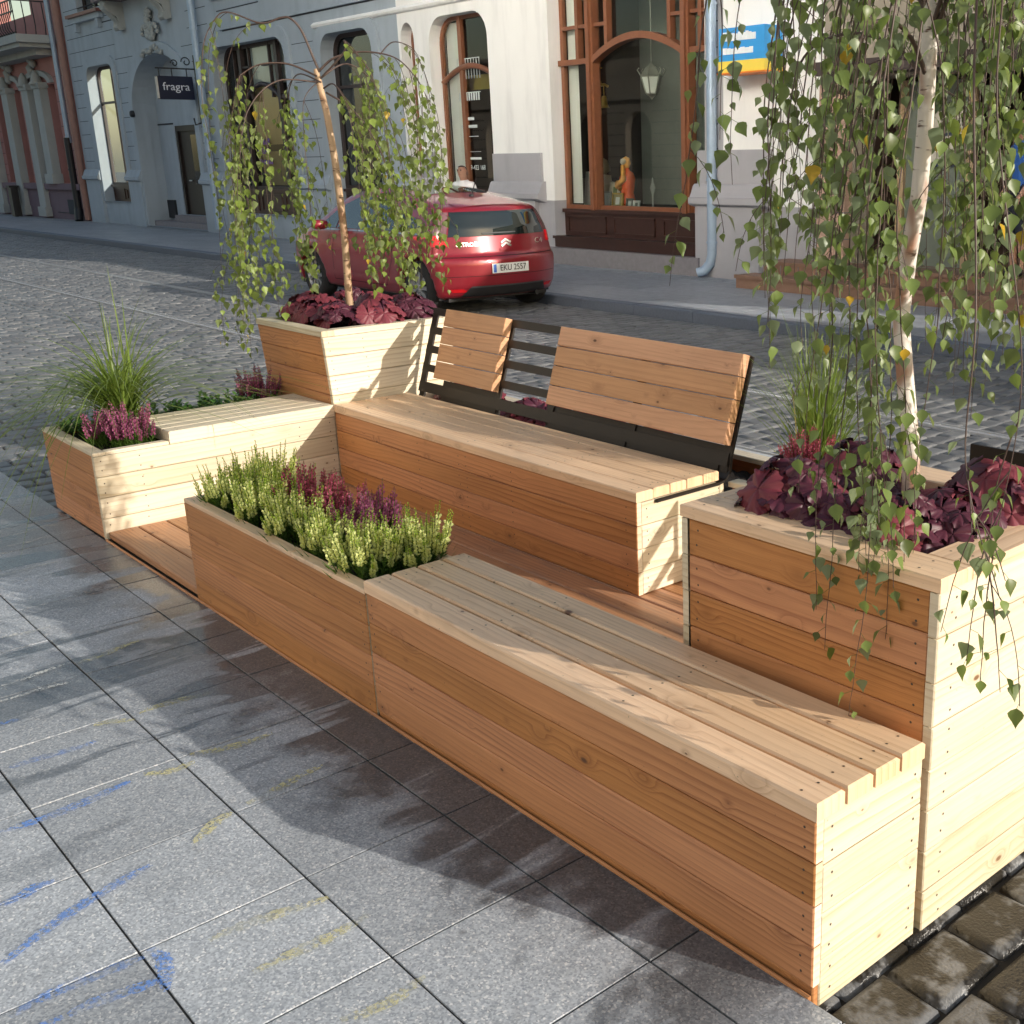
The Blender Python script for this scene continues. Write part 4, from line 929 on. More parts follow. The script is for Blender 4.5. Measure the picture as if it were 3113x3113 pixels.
# left corner planter --------------------------------------------------
lp = thing('corner_planter_bench', 'larch corner planter with a seat lid at the left end, sunlit faces coloured pale', 'planter', (-4.58, 0.6, 0))
mb = panel((-4.955, 0.026, 0.0), X, -Y, 0.753-0.024, 0.392, 4, screws=(0.03,)); 
for v in range(len(mb.v)):
    x, y, z = mb.v[v]; mb.v[v] = (x+0.02*(1-z/0.41) if x < -4.6 else x, y, z)
mb.build('front_panel', [W_SHADE, SCREW], lp)
mb = panel((-4.226, 0.0, 0.0), Y, X, 1.176, 0.392, 4, screws=(0.03, 0.20)); mb.build('side_panel', [W_SUN, SCREW], lp)
mb = panel((-4.930, 0.028, 0.0), Y, -X, 1.145, 0.392, 4); mb.build('side_panel', [W_SHADE, SCREW], lp)
mb = MB()
board(mb, (-4.956, 0.0, 0.393), X, Y, Z, 0.755, 0.055, 0.016, rr=.5); board(mb, (-4.956, 0.056, 0.393), Y, -X, Z, 1.12, 0.0, 0.0) if False else None
board(mb, (-4.906, 0.057, 0.393), Y, -X, Z, 1.117, 0.05, 0.016); board(mb, (-4.203, 0.057, 0.393), Y, -X, Z, 0.28, 0.045, 0.016)
mb.build('rim', [W_SUN, SCREW], lp)
mb = MB(); lw = (4.645-4.195)/5
for k in range(5): board(mb, (-4.195-k*lw, 0.339, 0.3945), Y, -X, Z, 0.834, lw-0.0025, 0.0585, 0, 0.004, [0.05, 0.42, 0.79], rr=0.2+0.1*k)
mb.build('seat', [W_SUN, SCREW], lp)
soil(lp, -4.905, -4.25, 0.056, 1.17, 0.372)

# tall planter with the far birch ---------------------------------------
tp = thing('tall_planter', 'tall tapered larch planter holding the far birch', 'planter', (-4.6, 1.55, 0))
def taper(mb):
    for i, (x, y, z) in enumerate(mb.v):
        t = max(0.0, min(1.0, (z-0.45)/0.375)); x += (-0.03*t if x > -4.6 else -0.05*(t)) ; y += (-0.012*t if y < 1.5 else 0.05*t); mb.v[i] = (x, y, z)
mb = panel((-4.95, 1.204, 0.0), X, -Y, 0.748-0.024, 0.795, 8); taper(mb); mb.build('front_panel', [W_SHADE, SCREW], tp)
mb = panel((-4.228, 1.180, 0.0), Y, X, 0.72, 0.795, 8, screws=(0.03, 0.22)); taper(mb); mb.build('side_panel', [W_SUN, SCREW], tp)
mb = panel((-4.926, 1.205, 0.0), Y, -X, 0.70, 0.795, 8); taper(mb); mb.build('side_panel', [W_SHADE, SCREW], tp)
mb = panel((-4.95, 1.876, 0.0), X, Y, 0.72, 0.795, 8); taper(mb); mb.build('back_panel', [W_SUN, SCREW], tp)
mb = MB()
board(mb, (-5.0, 1.165, 0.796), X, Y, Z, 0.766, 0.07, 0.03); board(mb, (-5.0, 1.88, 0.796), X, Y, Z, 0.766, 0.07, 0.03)
board(mb, (-4.234, 1.236, 0.796), Y, -X, Z, 0.643, 0.07, 0.03); board(mb, (-4.930, 1.236, 0.796), Y, -X, Z, 0.643, 0.07, 0.03)
mb.build('rim', [W_SUN, SCREW], tp)
soil(tp, -4.935, -4.30, 1.235, 1.88, 0.79)

# main bench with backrest -----------------------------------------------
mbn = thing('backrest_bench', 'wide larch bench with a black steel back frame and boarded backrests', 'bench', (-3.0, 1.45, 0))
XL, XR = -4.198, -1.852
mb = MB(); ys = [1.172, 1.262, 1.350, 1.439, 1.528, 1.617]
for k in range(5): board(mb, (XL, ys[k], 0.417), X, Y, Z, XR-XL+(0.004 if k == 0 else 0.0), ys[k+1]-ys[k]-0.005, 0.038, 0, 0.004, [0.05, 0.62, 1.2, 1.78, 2.30], rr=0.35+0.08*k)
mb.build('seat', [W_TOP, SCREW], mbn)
mb = panel((XL, 1.200, 0.042), X, -Y, XR-XL-0.002, 0.373, 4, screws=(0.06, 0.8, 1.2)); mb.build('front_panel', [W_SHADE, SCREW], mbn)
mb = panel((XR-0.026, 1.201, 0.042), Y, X, 0.44, 0.369, 4); mb.build('side_panel', [W_SUN, SCREW], mbn)
mb = panel((XL, 1.62, 0.0), X, Y, XR-XL, 0.40, 4); mb.build('back_panel', [W_SHADE, SCREW], mbn)
# steel frame: profile in (y,z)
yb0, zb0 = 1.650, 0.455; yb1, zb1 = 1.790, 0.892; dby, dbz = (yb1-yb0), (zb1-zb0); ln = math.hypot(dby, dbz); uy, uz = dby/ln, dbz/ln
def bp(s, off=0.0): return (yb0+uy*s*ln+uz*off, zb0+uz*s*ln-uy*off)   # off>0: behind the back
mb = MB()
def flat(x0, x1, s0, s1, o0, o1, m=0):
    q = []
    for x in (x0, x1):
        for s, o_ in ((s0, o0), (s1, o0), (s1, o1), (s0, o1)): y, z = bp(s, o_); q.append((x, y, z))
    mb.mesh(q, [(0,1,2,3),(7,6,5,4),(0,4,5,1),(1,5,6,2),(2,6,7,3),(3,7,4,0)], m)
for x in (-4.15, -3.46, -3.03, -2.45, XR-0.012):
    prof = [(1.27, 0.409), (1.60, 0.409), (1.642, 0.417), (1.664, 0.445), bp(0.12, 0.006), bp(1.0, 0.006)]
    P = []
    for (y, z) in prof: P.append([(x-0.022, y, z)])
    A = [[(x-0.024, y, z), (x+0.024, y, z)] for y, z in prof]; mb.grid(A, 0, smooth=False)
    B = [[(x+0.024, y+(0.010 if i > 2 else 0.0), z-(0.010 if i < 3 else 0.004)), (x-0.024, y+(0.010 if i > 2 else 0.0), z-(0.010 if i < 3 else 0.004))] for i, (y, z) in enumerate(prof)]; mb.grid(B, 0, smooth=False)
    for sx_ in (-0.024, 0.024):
        mb.grid([[(x+sx_, y, z), (x+sx_, y+(0.010 if i > 2 else 0.0), z-(0.010 if i < 3 else 0.004))] for i, (y, z) in enumerate(prof)], 0, smooth=False)
for s in (0.97, 0.75, 0.53, 0.31): flat(-4.17, XR, s-0.05, s+0.035, 0.002, 0.010)
flat(-4.17, XR, 0.02, 0.14, 0.002, 0.010)
mb2 = mb; mb.build('back_frame', STEEL, mbn)
mb = MB()
flat(-3.96, -3.46, -0.10, 0.20, 0.012, 0.020); flat(-3.03, XR, -0.10, 0.20, 0.012, 0.020)
flat(-2.98, -2.47, -0.04, 0.10, 0.006, 0.0115); flat(-2.43, -1.9, -0.04, 0.10, 0.006, 0.0115)
mb.build('back_plate', STEEL, mbn)
def backrest(x0, x1):
    mb = MB()
    for k in range(4):
        s0 = 0.205+k*0.201; y, z = bp(s0, 0.001)
        board(mb, (x1, y, z), -X, Vector((0, uy, uz)), Vector((0, -uz, uy)), x1-x0, 0.0885, 0.042, 0, 0.003, None) if False else board(mb, (x0, y, z), X, Vector((0, uy, uz)), Vector((0, -uz, uy)), x1-x0, 0.0885, 0.042, 0, 0.003, None)
    return mb.build('backrest', [W_ORG, SCREW], mbn)
backrest(-3.985, -3.452); backrest(-3.014, XR)

# trough behind the bench and planter at the right rear
tr = thing('rear_trough', 'low larch trough behind the backrest with wine red plants', 'planter', (-3.0, 1.85, 0))
mb = panel((-4.19, 2.046, -0.05), X, Y, 3.33, 0.43, 4); mb.build('back_panel', [W_SHADE, SCREW], tr)
mb = panel((-0.884, 1.70, -0.05), Y, X, 0.37, 0.43, 4); mb.build('side_panel', [W_SUN, SCREW], tr)
mb = panel((XR, 1.712, -0.05), X, -Y, 0.94, 0.42, 4); mb.build('front_panel', [W_SHADE, SCREW], tr)
mb = MB(); board(mb, (-4.19, 2.0, 0.38), X, Y, Z, 3.33, 0.07, 0.022); board(mb, (XR+0.002, 1.665, 0.38), X, Y, Z, 0.98, 0.06, 0.022); board(mb, (-0.862, 1.726, 0.38), Y, -X, Z, 0.273, 0.06, 0.022); mb.build('rim', [W_SUN, SCREW], tr)
soil(tr, -4.19, -0.92, 1.69, 2.0, 0.33)

# right planter ------------------------------------------------------------
rp = thing('large_planter', 'tall larch planter with wide rim holding the near birch', 'planter', (-0.39, 0.75, 0))
mb = panel((-0.75, 0.412, -0.0), X, -Y, 0.725, 0.777, 8); mb.build('front_panel', [W_SHADE, SCREW], rp)
mb = panel((-0.024, 0.386, -0.045), Y, X, 0.73, 0.822, 8, screws=(0.06,)); mb.build('side_panel', [W_SUN, SCREW], rp)
mb = panel((-0.751, 0.386, 0.0), Y, -X, 0.73, 0.777, 8); mb.build('side_panel', [W_SUN, SCREW], rp)
mb = panel((-0.75, 1.09, -0.045), X, Y, 0.725, 0.822, 8); mb.build('back_panel', [W_SUN, SCREW], rp)
mb = MB()
board(mb, (-0.777, 0.384, 0.779), X, Y, Z, 0.779, 0.118, 0.031, 0, 0.003, [0.05, 0.2, 0.42, 0.7], rr=.3)
board(mb, (-0.777, 0.998, 0.779), X, Y, Z, 0.779, 0.118, 0.031, 0, 0.003, [0.05, 0.7], rr=.2)
board(mb, (0.002, 0.504, 0.779), Y, -X, Z, 0.492, 0.118, 0.0305, 0, 0.003, [0.05, 0.4], rr=.15); board(mb, (-0.659, 0.504, 0.779), Y, -X, Z, 0.492, 0.118, 0.0305, 0, 0.003, [0.05, 0.4], rr=.2)
mb.build('rim', [W_TOP, SCREW], rp)
soil(rp, -0.725, -0.05, 0.436, 1.06, 0.74)
# black steel bench back further along at the right rear
sb = thing('steel_back_frame', 'black flat steel back frame standing behind the large planter', 'frame', (-0.2, 1.75, 0))
mb = MB(); mb.box(-0.80, 0.9, 1.745, 1.755, 0.655, 0.72); mb.box(-0.80, -0.755, 1.742, 1.752, 0.0, 0.66); mb.box(0.86, 0.9, 1.742, 1.752, 0.0, 0.66); mb.box(-0.755, 0.86, 1.746, 1.754, 0.50, 0.54)
mb.build('frame_bars', STEEL, sb)
# ------------------------------------------------------------------ plants
rp_ = random.Random(21)
def rot_to(d, roll=0.0):
    d = Vector(d).normalized(); q = d.to_track_quat('Z', 'Y'); return q @ Quaternion((0, 0, 1), roll)
def heather_mesh(seed, n=62, rad=0.125, h=0.19, flower=1, white=True):
    rr = random.Random(seed); mb = MB()
    for i in range(n):
        a = rr.uniform(0, 2*math.pi); q = math.sqrt(rr.random()); bx, by = q*rad*0.55*math.cos(a), q*rad*0.55*math.sin(a)
        lean = q*0.30+rr.uniform(-0.12, 0.12); H = h*rr.uniform(0.55, 1.15)*(1.08-0.30*q)
        d = Vector((math.cos(a)*lean, math.sin(a)*lean, 1)).normalized()
        tip = Vector((bx, by, 0))+d*H
        mid = Vector((bx, by, 0))+d*H*0.5+Vector((rr.uniform(-.006, .006), rr.uniform(-.006, .006), 0))
        mb.tube([(bx, by, 0), mid, tip], [0.0022, 0.0018, 0.0006], 3, 0, rr.random(), cap=False)
        nb = 42
        for k in range(nb):
            t = 0.10+0.90*k/nb; p = Vector((bx, by, 0)).lerp(mid, min(1, t*2)) if t < 0.5 else mid.lerp(tip, t*2-1)
            az = k*2.4+i; side = d.orthogonal().normalized(); side = Quaternion(d, az) @ side
            if t < 0.46: L, W, m, r0, up = 0.020, 0.0030, 0, 0.010, 0.8
            elif t < (0.80 if flower == 1 and white else 0.93): L, W, m, r0, up = 0.0130*(1.2-0.55*t), 0.0070*(1.3-0.65*t), flower, 0.0, 0.25
            else: L, W, m, r0, up = 0.008*(1.6-t), 0.0026, 2, 0.0, 1.0
            out = (side+d*up).normalized(); b = side.cross(d)
            e = p+out*L; w = b*W
            mb.face([p-w*0.4, p+out*L*.55-w+d*.001, e, p+out*L*.55+w+d*.001], None, m, rr.random())
            if m == flower: mb.face([p, p+out*L*.6+d*W, e, p+out*L*.6-d*W], None, m, rr.random())
    for i in range(70):   # leafy skirt
        a = rr.uniform(0, 2*math.pi); q = rr.uniform(0.3, 1)*rad*0.85; p = Vector((q*math.cos(a), q*math.sin(a), rr.uniform(0, 0.05)))
        d = Vector((math.cos(a), math.sin(a), 1.2)).normalized(); s = d.orthogonal().normalized()*0.0022
        mb.face([p-s, p+d*rr.uniform(.03, .06), p+s], None, 0, rr.random()*0.5)
    return mb
def heather(kind, label, loc, rz, sc, protos, group):
    if protos.get(kind) is None:
        flower, seed, h = {'white': (1, 1, 0.19), 'pink': (1, 2, 0.19), 'plum': (1, 3, 0.20)}[kind]
        t = thing('heather_plant', label, 'heather', loc, group, rz); t.scale = (sc,)*3
        mm = {'white': [M_HEATG, M_HEATW, M_HEATT], 'pink': [M_HEATG, M_HEATR, M_HEATR], 'plum': [M_HEATG, M_HEATP, M_HEATP]}[kind]
        o = heather_mesh(seed, 60 if kind == 'white' else 46, 0.135, h*0.98, 1, kind == 'white').build('flower_spikes', mm, None); o.parent = t
        protos[kind] = t; return t
    o = dup(protos[kind], loc, rz, label, sc); 
    if group: o['group'] = group
    return o
protos = {}
GW = 'white heathers in the long flower box'; GP = 'pink heathers'
for (x, y, sc, l) in [(-3.02, 0.13, 0.95, 'white heather at the far left front corner of the long flower box'), (-2.75, 0.13, 1.0, 'second white heather from the left along the front of the flower box'), (-2.47, 0.13, 1.05, 'third white heather from the left along the front of the flower box'),
                      (-2.20, 0.12, 1.0, 'fourth white heather from the left along the front of the flower box'), (-1.95, 0.12, 1.02, 'white heather at the front right corner of the flower box beside the bench'), (-1.90, 0.27, 1.08, 'white heather at the back right corner of the flower box'),
                      (-3.02, 0.27, 1.15, 'tall bright white heather at the back left corner of the flower box'), (-2.84, 0.25, 1.05, 'yellow green white heather behind the second in the flower box')]:
    heather('white', l, (x, y, 0.372), rp_.uniform(0, 6), sc*1.08, protos, GW)
for (x, y, sc, l) in [(-2.68, 0.285, 1.15, 'rose pink heather left in the back row of the flower box'), (-2.46, 0.29, 1.08, 'rose pink heather in the middle of the back row of the flower box')]:
    heather('pink', l, (x, y, 0.372), rp_.uniform(0, 6), sc, protos, GP)
heather('plum', 'dusky plum heather right in the back row of the flower box', (-2.22, 0.285, 0.372), 0.3, 1.1, protos, GP)
for (x, y, sc, l) in [(-4.45, 0.16, 1.05, 'plum heather at the front edge of the corner planter'), (-4.36, 0.235, 1.1, 'plum heather next to the seat lid of the corner planter'), (-4.84, 1.06, 1.15, 'plum heather in front of the tall planter at the back of the corner planter')]:
    heather('plum', l, (x, y, 0.372), rp_.uniform(0, 6), sc, protos, GP)
heather('pink', 'rose pink heather spikes behind the left corner of the large planter', (-0.84, 0.96, 0.76), 1.0, 0.75, protos, GP)

# heuchera ---------------------------------------------------------------
def heuchera_mesh(seed, n=30, rad=0.15, leafR=0.056):
    rr = random.Random(seed); mb = MB()
    for i in range(n):
        a = i*2.4+rr.uniform(-.5, .5); q = math.sqrt((i+0.5)/n); cr = leafR*rr.uniform(0.62, 1.2)
        base = Vector((0.2*rad*q*math.cos(a), 0.2*rad*q*math.sin(a), 0)); da = Vector((math.cos(a), math.sin(a), 0))
        ctr = da*rad*q*rr.uniform(.85, 1.15)+Vector((0, 0, 0.12*(1.15-q*q*0.95)+rr.uniform(-.02, .022)))
        mb.tube([base, base.lerp(ctr, .5)+Vector((0, 0, .03)), ctr-Vector((0,0,.002))], 0.0018, 3, 0, rr.random(), cap=False)
        tilt = 0.1+0.8*q+rr.uniform(-.35, .35); az = a+rr.uniform(-.6, .6); d2 = Vector((math.cos(az), math.sin(az), 0))
        nrm = (d2*math.sin(tilt)+Vector((0, 0, math.cos(tilt)))).normalized()
        fwd = (d2-nrm*d2.dot(nrm)).normalized(); sd = nrm.cross(fwd)
        N = 64; rings = []; ph = rr.uniform(0, 6); ph2 = rr.uniform(0, 6); red = 1 if rr.random() < 0.25 else 0; rv = rr.random(); rf = rr.uniform(.6, 1.3)
        for j, f in enumerate((0.04, 0.2, 0.4, 0.6, 0.78, 0.9, 1.0)):
            ring = []
            for k in range(N+1):
                th = -math.pi*0.95+2*math.pi*0.95*k/N
                lob = abs(math.cos(2.5*th)) ** 0.6
                r0 = cr*(1+f*f*(0.20*lob-0.10)+0.05*f**3*math.sin(21*th+ph))*(1.0-0.10*abs(th)/math.pi)
                h = rf*(0.005*f*f*math.sin(5*th+ph)+0.0042*f**4*math.sin(11*th+ph2)+0.0022*f**4*math.sin(23*th))+0.006*f*(1-f)*4*(lob-.5)-0.013*f*f
                ring.append(ctr+(fwd*math.cos(th)+sd*math.sin(th))*r0*f+nrm*h)
            rings.append(ring)
        mb.grid(rings, red, rv)
    return mb
hproto = []
def heuchera(l, loc, sc, k, name='heuchera_plant', group='wine red heucheras'):
    k = k % 3
    while len(hproto) <= k: hproto.append(None)
    if hproto[k] is None:
        t = thing(name, l, 'heuchera', loc, group, rp_.uniform(0, 6)); t.scale = (sc,)*3
        o = heuchera_mesh(40+k, [26, 30, 24][k]).build('leaves', [[M_HEU, M_HEU2], [M_HEU2, M_HEU], [M_HEU, M_HEU2]][k], None); o.parent = t; hproto[k] = t; return t
    return dup(hproto[k], loc, rp_.uniform(0, 6), l, sc)
for i, (x, y, z, sc, k, l) in enumerate([(-0.58, 0.60, 0.755, 1.0, 0, 'dark heuchera spilling over the left front of the large planter rim'), (-0.42, 0.585, 0.745, 0.72, 2, 'small dark heuchera next to the left one at the front of the large planter'), (-0.27, 0.60, 0.745, 0.9, 0, 'dark heuchera below the hanging birch strands in the large planter'), (-0.20, 0.72, 0.745, 0.88, 2, 'heuchera at the right front corner inside the large planter'),
       (-0.60, 0.90, 0.75, 0.95, 0, 'dark heuchera beside the birch trunk at the back left of the large planter'), (-0.20, 0.90, 0.75, 1.0, 1, 'redder heuchera at the back right of the large planter'),
       (-4.83, 1.40, 0.79, 0.95, 1, 'red heuchera at the left front corner of the tall planter'), (-4.66, 1.40, 0.79, 0.95, 1, 'red heuchera at the middle front of the tall planter'), (-4.47, 1.40, 0.79, 0.9, 2, 'violet grey heuchera at the front right corner of the tall planter'), (-4.42, 1.58, 0.79, 1.05, 1, 'red heuchera on the right side of the tall planter below the birch'),
       (-4.44, 1.80, 0.79, 1.0, 2, 'heuchera at the back right corner of the tall planter'), (-4.88, 1.68, 0.79, 1.0, 0, 'heuchera at the back left corner of the tall planter')]):
    heuchera(l, (x, y, z+.025), sc*0.98, k)
for i, x in enumerate((-4.05, -3.78, -3.42, -3.22, -3.02, -2.8, -2.5)):
    heuchera(('red heuchera behind the backrest at the left end of the bench', 'red heuchera behind the small backrest of the bench', 'red heuchera behind the steel bars, left of the gap', 'red heuchera behind the steel bars, middle of the gap', 'red heuchera behind the steel bars at the right of the gap', 'red heuchera behind the left edge of the long backrest', 'red heuchera hidden behind the long backrest')[i], (x, 1.84, 0.34), 1.0, 1)

# grasses -------------------------------------------------------------------
def grass(name, label, loc, n, H, spread, seed, wid=0.0022, lean=(0, 0), droop=1.0, extra=None):
    rr = random.Random(seed); mb = MB()
    ne = extra[0] if extra else 0; dr0 = droop
    for i in range(n+ne):
        droop = dr0
        a = rr.uniform(0, 2*math.pi); q = rr.random()**0.55; L = H*rr.uniform(0.55, 1.1)*(1-0.1*q); out = spread*q*rr.uniform(0.5, 1.2)
        if i >= n: a = rr.uniform(extra[1], extra[2]); q = 1.0; L = rr.uniform(0.62, 0.95); out = rr.uniform(0.55, 1.25); droop = rr.uniform(1.9, 2.9)
        b = Vector((rr.gauss(0, .03), rr.gauss(0, .03), 0)); dirv = Vector((math.cos(a), math.sin(a), 0)); tw = rr.uniform(0, 6)
        pts = []; NS = 9
        for k in range(NS+1):
            t = k/NS; p = b+dirv*out*(t**1.7)+Vector((lean[0], lean[1], 0))*t*t+Vector((0, 0, L*(t-0.50*droop*q*t**2.6)))
            pts.append(p)
        sd = Vector((-math.sin(a+0.4*math.sin(tw)), math.cos(a+0.4*math.sin(tw)), 0)); rv = rr.random()
        G = [[p-sd*wid*(1-(k/NS)**2*0.92)*rr.uniform(.9, 1.1), p+sd*wid*(1-(k/NS)**2*0.92)] for k, p in enumerate(pts)]
        mb.grid(G, 0, rv)
    t = thing(name, label, 'grass', loc); o = mb.build('blades', M_GRASS, None); o.parent = t; return t
grass('ornamental_grass', 'arching ornamental grass at the left end of the corner planter', (-4.80, 0.34, 0.37), 300, 0.80, 1.2, 5, 0.0050, droop=1.8, extra=(55, 2.6, 5.6))
grass('ornamental_grass', 'upright bright green grass behind the large planter', (-1.54, 1.85, 0.33), 280, 0.82, 0.40, 8, 0.0034, droop=0.5)

# leafy ground plants ----------------------------------------------------------
def leafy(label, loc, n, rad, seed, L=0.034):
    rr = random.Random(seed); mb = MB()
    for i in range(n):
        a = rr.uniform(0, 6.283); q = math.sqrt(rr.random()); H = rr.uniform(0.05, 0.13)*(1.15-q*0.5)
        b = Vector((rad*0.5*q*math.cos(a), rad*0.5*q*math.sin(a), 0)); tp = Vector((rad*q*math.cos(a), rad*q*math.sin(a), H))
        mb.tube([b, b.lerp(tp, .5)+Vector((0, 0, .01)), tp], 0.0014, 3, 0, .2, cap=False)
        for k in range(9):
            t = 0.35+0.65*k/8; p = b.lerp(tp, t); az = k*2.4+i; d = Vector((math.cos(az), math.sin(az), 0.55+0.5*t)).normalized(); nrm = Vector((0, 0, 1)); sd = d.cross(nrm).normalized(); up = sd.cross(d)
            l = L*rr.uniform(.7, 1.15); w = l*0.30; G = []
            for j in range(5):
                s = j/4; ww = w*math.sin(math.pi*(0.06+0.94*s)**0.8)*1.0; c = p+d*l*s-up*0.25*l*s*s
                G.append([c-sd*ww+up*ww*.35, c, c+sd*ww+up*ww*.35])
            mb.grid(G, 0, rr.random())
    t = thing('evergreen_plant', label, 'plant', loc, 'green leafy plants in the corner planter'); o = mb.build('foliage', M_EVER, None); o.parent = t; return t
leafy('glossy green plant at the front left corner of the corner planter', (-4.76, 0.14, 0.37), 26, 0.14, 2)
leafy('glossy green plant between the grass and the seat lid', (-4.76, 0.52, 0.37), 26, 0.15, 3)
leafy('glossy green plant at the middle left of the corner planter', (-4.80, 0.70, 0.37), 26, 0.14, 4)
leafy('glossy green plant left of the back plum heather', (-4.80, 0.88, 0.37), 24, 0.13, 6)
leafy('glossy green plant beside the plum heathers', (-4.56, 0.26, 0.37), 16, 0.10, 7)

# birches ------------------------------------------------------------------------
def birch_leaf(mb, p, d, nrm, L, m, rv, curl=0.2):
    d = Vector(d).normalized(); sd = d.cross(nrm)
    if sd.length < 1e-4: sd = d.orthogonal()
    sd.normalize(); up = sd.cross(d); w = L*0.44
    prof = [(0.0, 0.0), (0.14, 0.62), (0.30, 1.0), (0.48, 0.80), (0.68, 0.46), (0.86, 0.16), (1.0, 0.0)]
    mid = [p+d*L*s-up*curl*L*s*s for s, _ in prof]
    Lf = [mid[i]-sd*w*k*(1.0 if i % 2 else 0.93)+up*0.28*w*k for i, (s, k) in enumerate(prof)]
    Rt = [mid[i]+sd*w*k*(1.0 if i % 2 else 0.93)+up*0.28*w*k for i, (s, k) in enumerate(prof)]
    b = len(mb.v); vs = mid + Lf[1:-1] + Rt[1:-1]; n = len(mid)
    fs = [(0, 1, n), (0, n+5, 1)]
    for i in range(1, n-2):
        fs.append((i, i+1, n+i, n+i-1)); fs.append((i+1, i, n+5+i-1, n+5+i))
    fs.append((n-2, n-1, n+4)); fs.append((n-1, n-2, n+9))
    mb.mesh(vs, fs, m, rv, True)
def birch(name, label, trunk, radii, limbs, bark, leafm, seed, leafL, step, bare=0.12):
    rr = random.Random(seed); root = thing(name, label, 'tree', trunk[0])
    tm = MB(); tm.tube(trunk, radii, 12, 0)
    tk = tm.build('trunk', bark, root)
    br = MB(); lf = MB()
    def curve(pts, n):
        P = [Vector(q) for q in pts]; out = []
        for i in range(len(P)-1):
            p0 = P[max(0, i-1)]; p1 = P[i]; p2 = P[i+1]; p3 = P[min(len(P)-1, i+2)]
            for k in range(n):
                t = k/n; out.append(0.5*((2*p1)+(p2-p0)*t+(2*p0-5*p1+4*p2-p3)*t*t+(3*p1-p0-3*p2+p3)*t**3))
        out.append(P[-1]); return out
    def leaves(pts, dens, start=0.0):
        acc = rr.random()*step; tot = sum((pts[i+1]-pts[i]).length for i in range(len(pts)-1)); run = 0; side = rr.uniform(0, 6)
        for i in range(len(pts)-1):
            seg = pts[i+1]-pts[i]; L = seg.length
            while acc < L:
                if (run+acc)/max(tot, 1e-6) > start and rr.random() < dens:
                    p = pts[i]+seg*(acc/L); side += 2.2+rr.uniform(-.7, .7); az = side
                    out = Vector((math.cos(az), math.sin(az), 0)); pl = rr.uniform(.008, .02)
                    q = p+out*pl+Vector((0, 0, -pl*.5)); br.tube([p, q], 0.0006, 3, 1, .3, cap=False)
                    d = (out*rr.uniform(.1, .8)+Vector((rr.uniform(-.2, .2), rr.uniform(-.2, .2), -1))).normalized()
                    nn = Vector((math.cos(az+rr.uniform(-1, 1)), math.sin(az+rr.uniform(-1, 1)), rr.uniform(-.1, .6)))
                    birch_leaf(lf, q, d, nn, leafL*rr.uniform(.5, 1.2), 0, rr.random(), rr.uniform(-.05, .35))
                acc += step*rr.uniform(.5, 1.5)
            acc -= L; run += L
    def strand(p, d, zend, dens=0.9, r0=0.0018, side=True):
        """hanging twig from p down to zend"""
        p = Vector(p); pts = [p.copy()]; d = Vector(d); v = Vector((d.x, d.y, d.z)).normalized(); st = 0.035; ax, ay, ph = rr.uniform(-.12, .12), rr.uniform(-.12, .12), rr.uniform(0, 6)
        while p.z > zend and len(pts) < 80:
            v = (v*0.80+Vector((ax*math.sin(ph+len(pts)*.22), ay*math.cos(ph+len(pts)*.19), -1))*0.20+Vector((rr.gauss(0, .035), rr.gauss(0, .035), 0))).normalized()
            p = p+v*st; pts.append(p.copy())
            if side and rr.random() < 0.10 and p.z-zend > 0.15:
                sdv = Vector((rr.uniform(-1, 1), rr.uniform(-1, 1), -.3)).normalized(); q = p.copy(); sp = [q.copy()]; vv = sdv
                for k in range(rr.randint(3, 8)):
                    vv = (vv*.75+Vector((0, 0, -1))*.25).normalized(); q = q+vv*.03; sp.append(q.copy())
                br.tube(sp, [0.0011]*len(sp), 3, 0, .5, cap=False); leaves(sp, dens)
        n = len(pts); br.tube(pts, [r0*(1-.65*i/n) for i in range(n)], 4, 0, rr.random(), cap=False)
        leaves(pts, dens, 0.05)
    for lb in limbs:
        pts = curve(lb['p'], 7); n = len(pts); r0 = lb.get('r', 0.007)
        br.tube(pts, [r0*(1-.75*i/n) for i in range(n)], 6, 0, .4)
        leaves(pts[n//2:], 0.5)
        for k in range(lb.get('n', 5)):
            t = lb.get('t0', 0.3)+(1-lb.get('t0', 0.3))*(k+rr.random()*.8)/lb.get('n', 5); i = min(n-2, int(t*(n-1)))
            tan = (pts[i+1]-pts[i]).normalized(); sd = Vector((rr.uniform(-1, 1), rr.uniform(-1, 1), 0))*0.7
            zl, zh = lb['z']
            strand(pts[i], tan+sd, rr.uniform(zl, zh) if rr.random() < .85 else zh, lb.get('d', .9))
        strand(pts[-1], pts[-1]-pts[-2], lb.get('zend', lb['z'][0]), lb.get('d', .9))
    o1 = br.build('branches', [TWIG, M_BIRCH], root); o2 = lf.build('crown', leafm, root)
    return root, strand
def autolimbs(base, top, n, reach, rise, zr, seed, az0=0, az1=6.283, zb=(0.0, 1.0), nstr=6, r=0.007, d=.9, bias=None):
    rr = random.Random(seed); out = []
    for i in range(n):
        a = az0+(az1-az0)*(i+rr.uniform(-.3, .3))/n; t = rr.uniform(*zb); b = Vector(base).lerp(Vector(top), t); R_ = reach*rr.uniform(.6, 1.1); h = rise*rr.uniform(.6, 1.25)
        dx, dy = math.cos(a), math.sin(a)
        out.append(dict(p=[b, b+Vector((dx*R_*.25, dy*R_*.25, h*.75)), b+Vector((dx*R_*.6, dy*R_*.6, h)), b+Vector((dx*R_*.9, dy*R_*.9, h*.55)), b+Vector((dx*R_*1.03, dy*R_*1.03, h*.55-.22))], z=zr, n=nstr, r=r, d=d, t0=.18))
    return out
RV = Vector((0.69, 0.72, 0)); FV = Vector((-0.72, 0.69, 0))
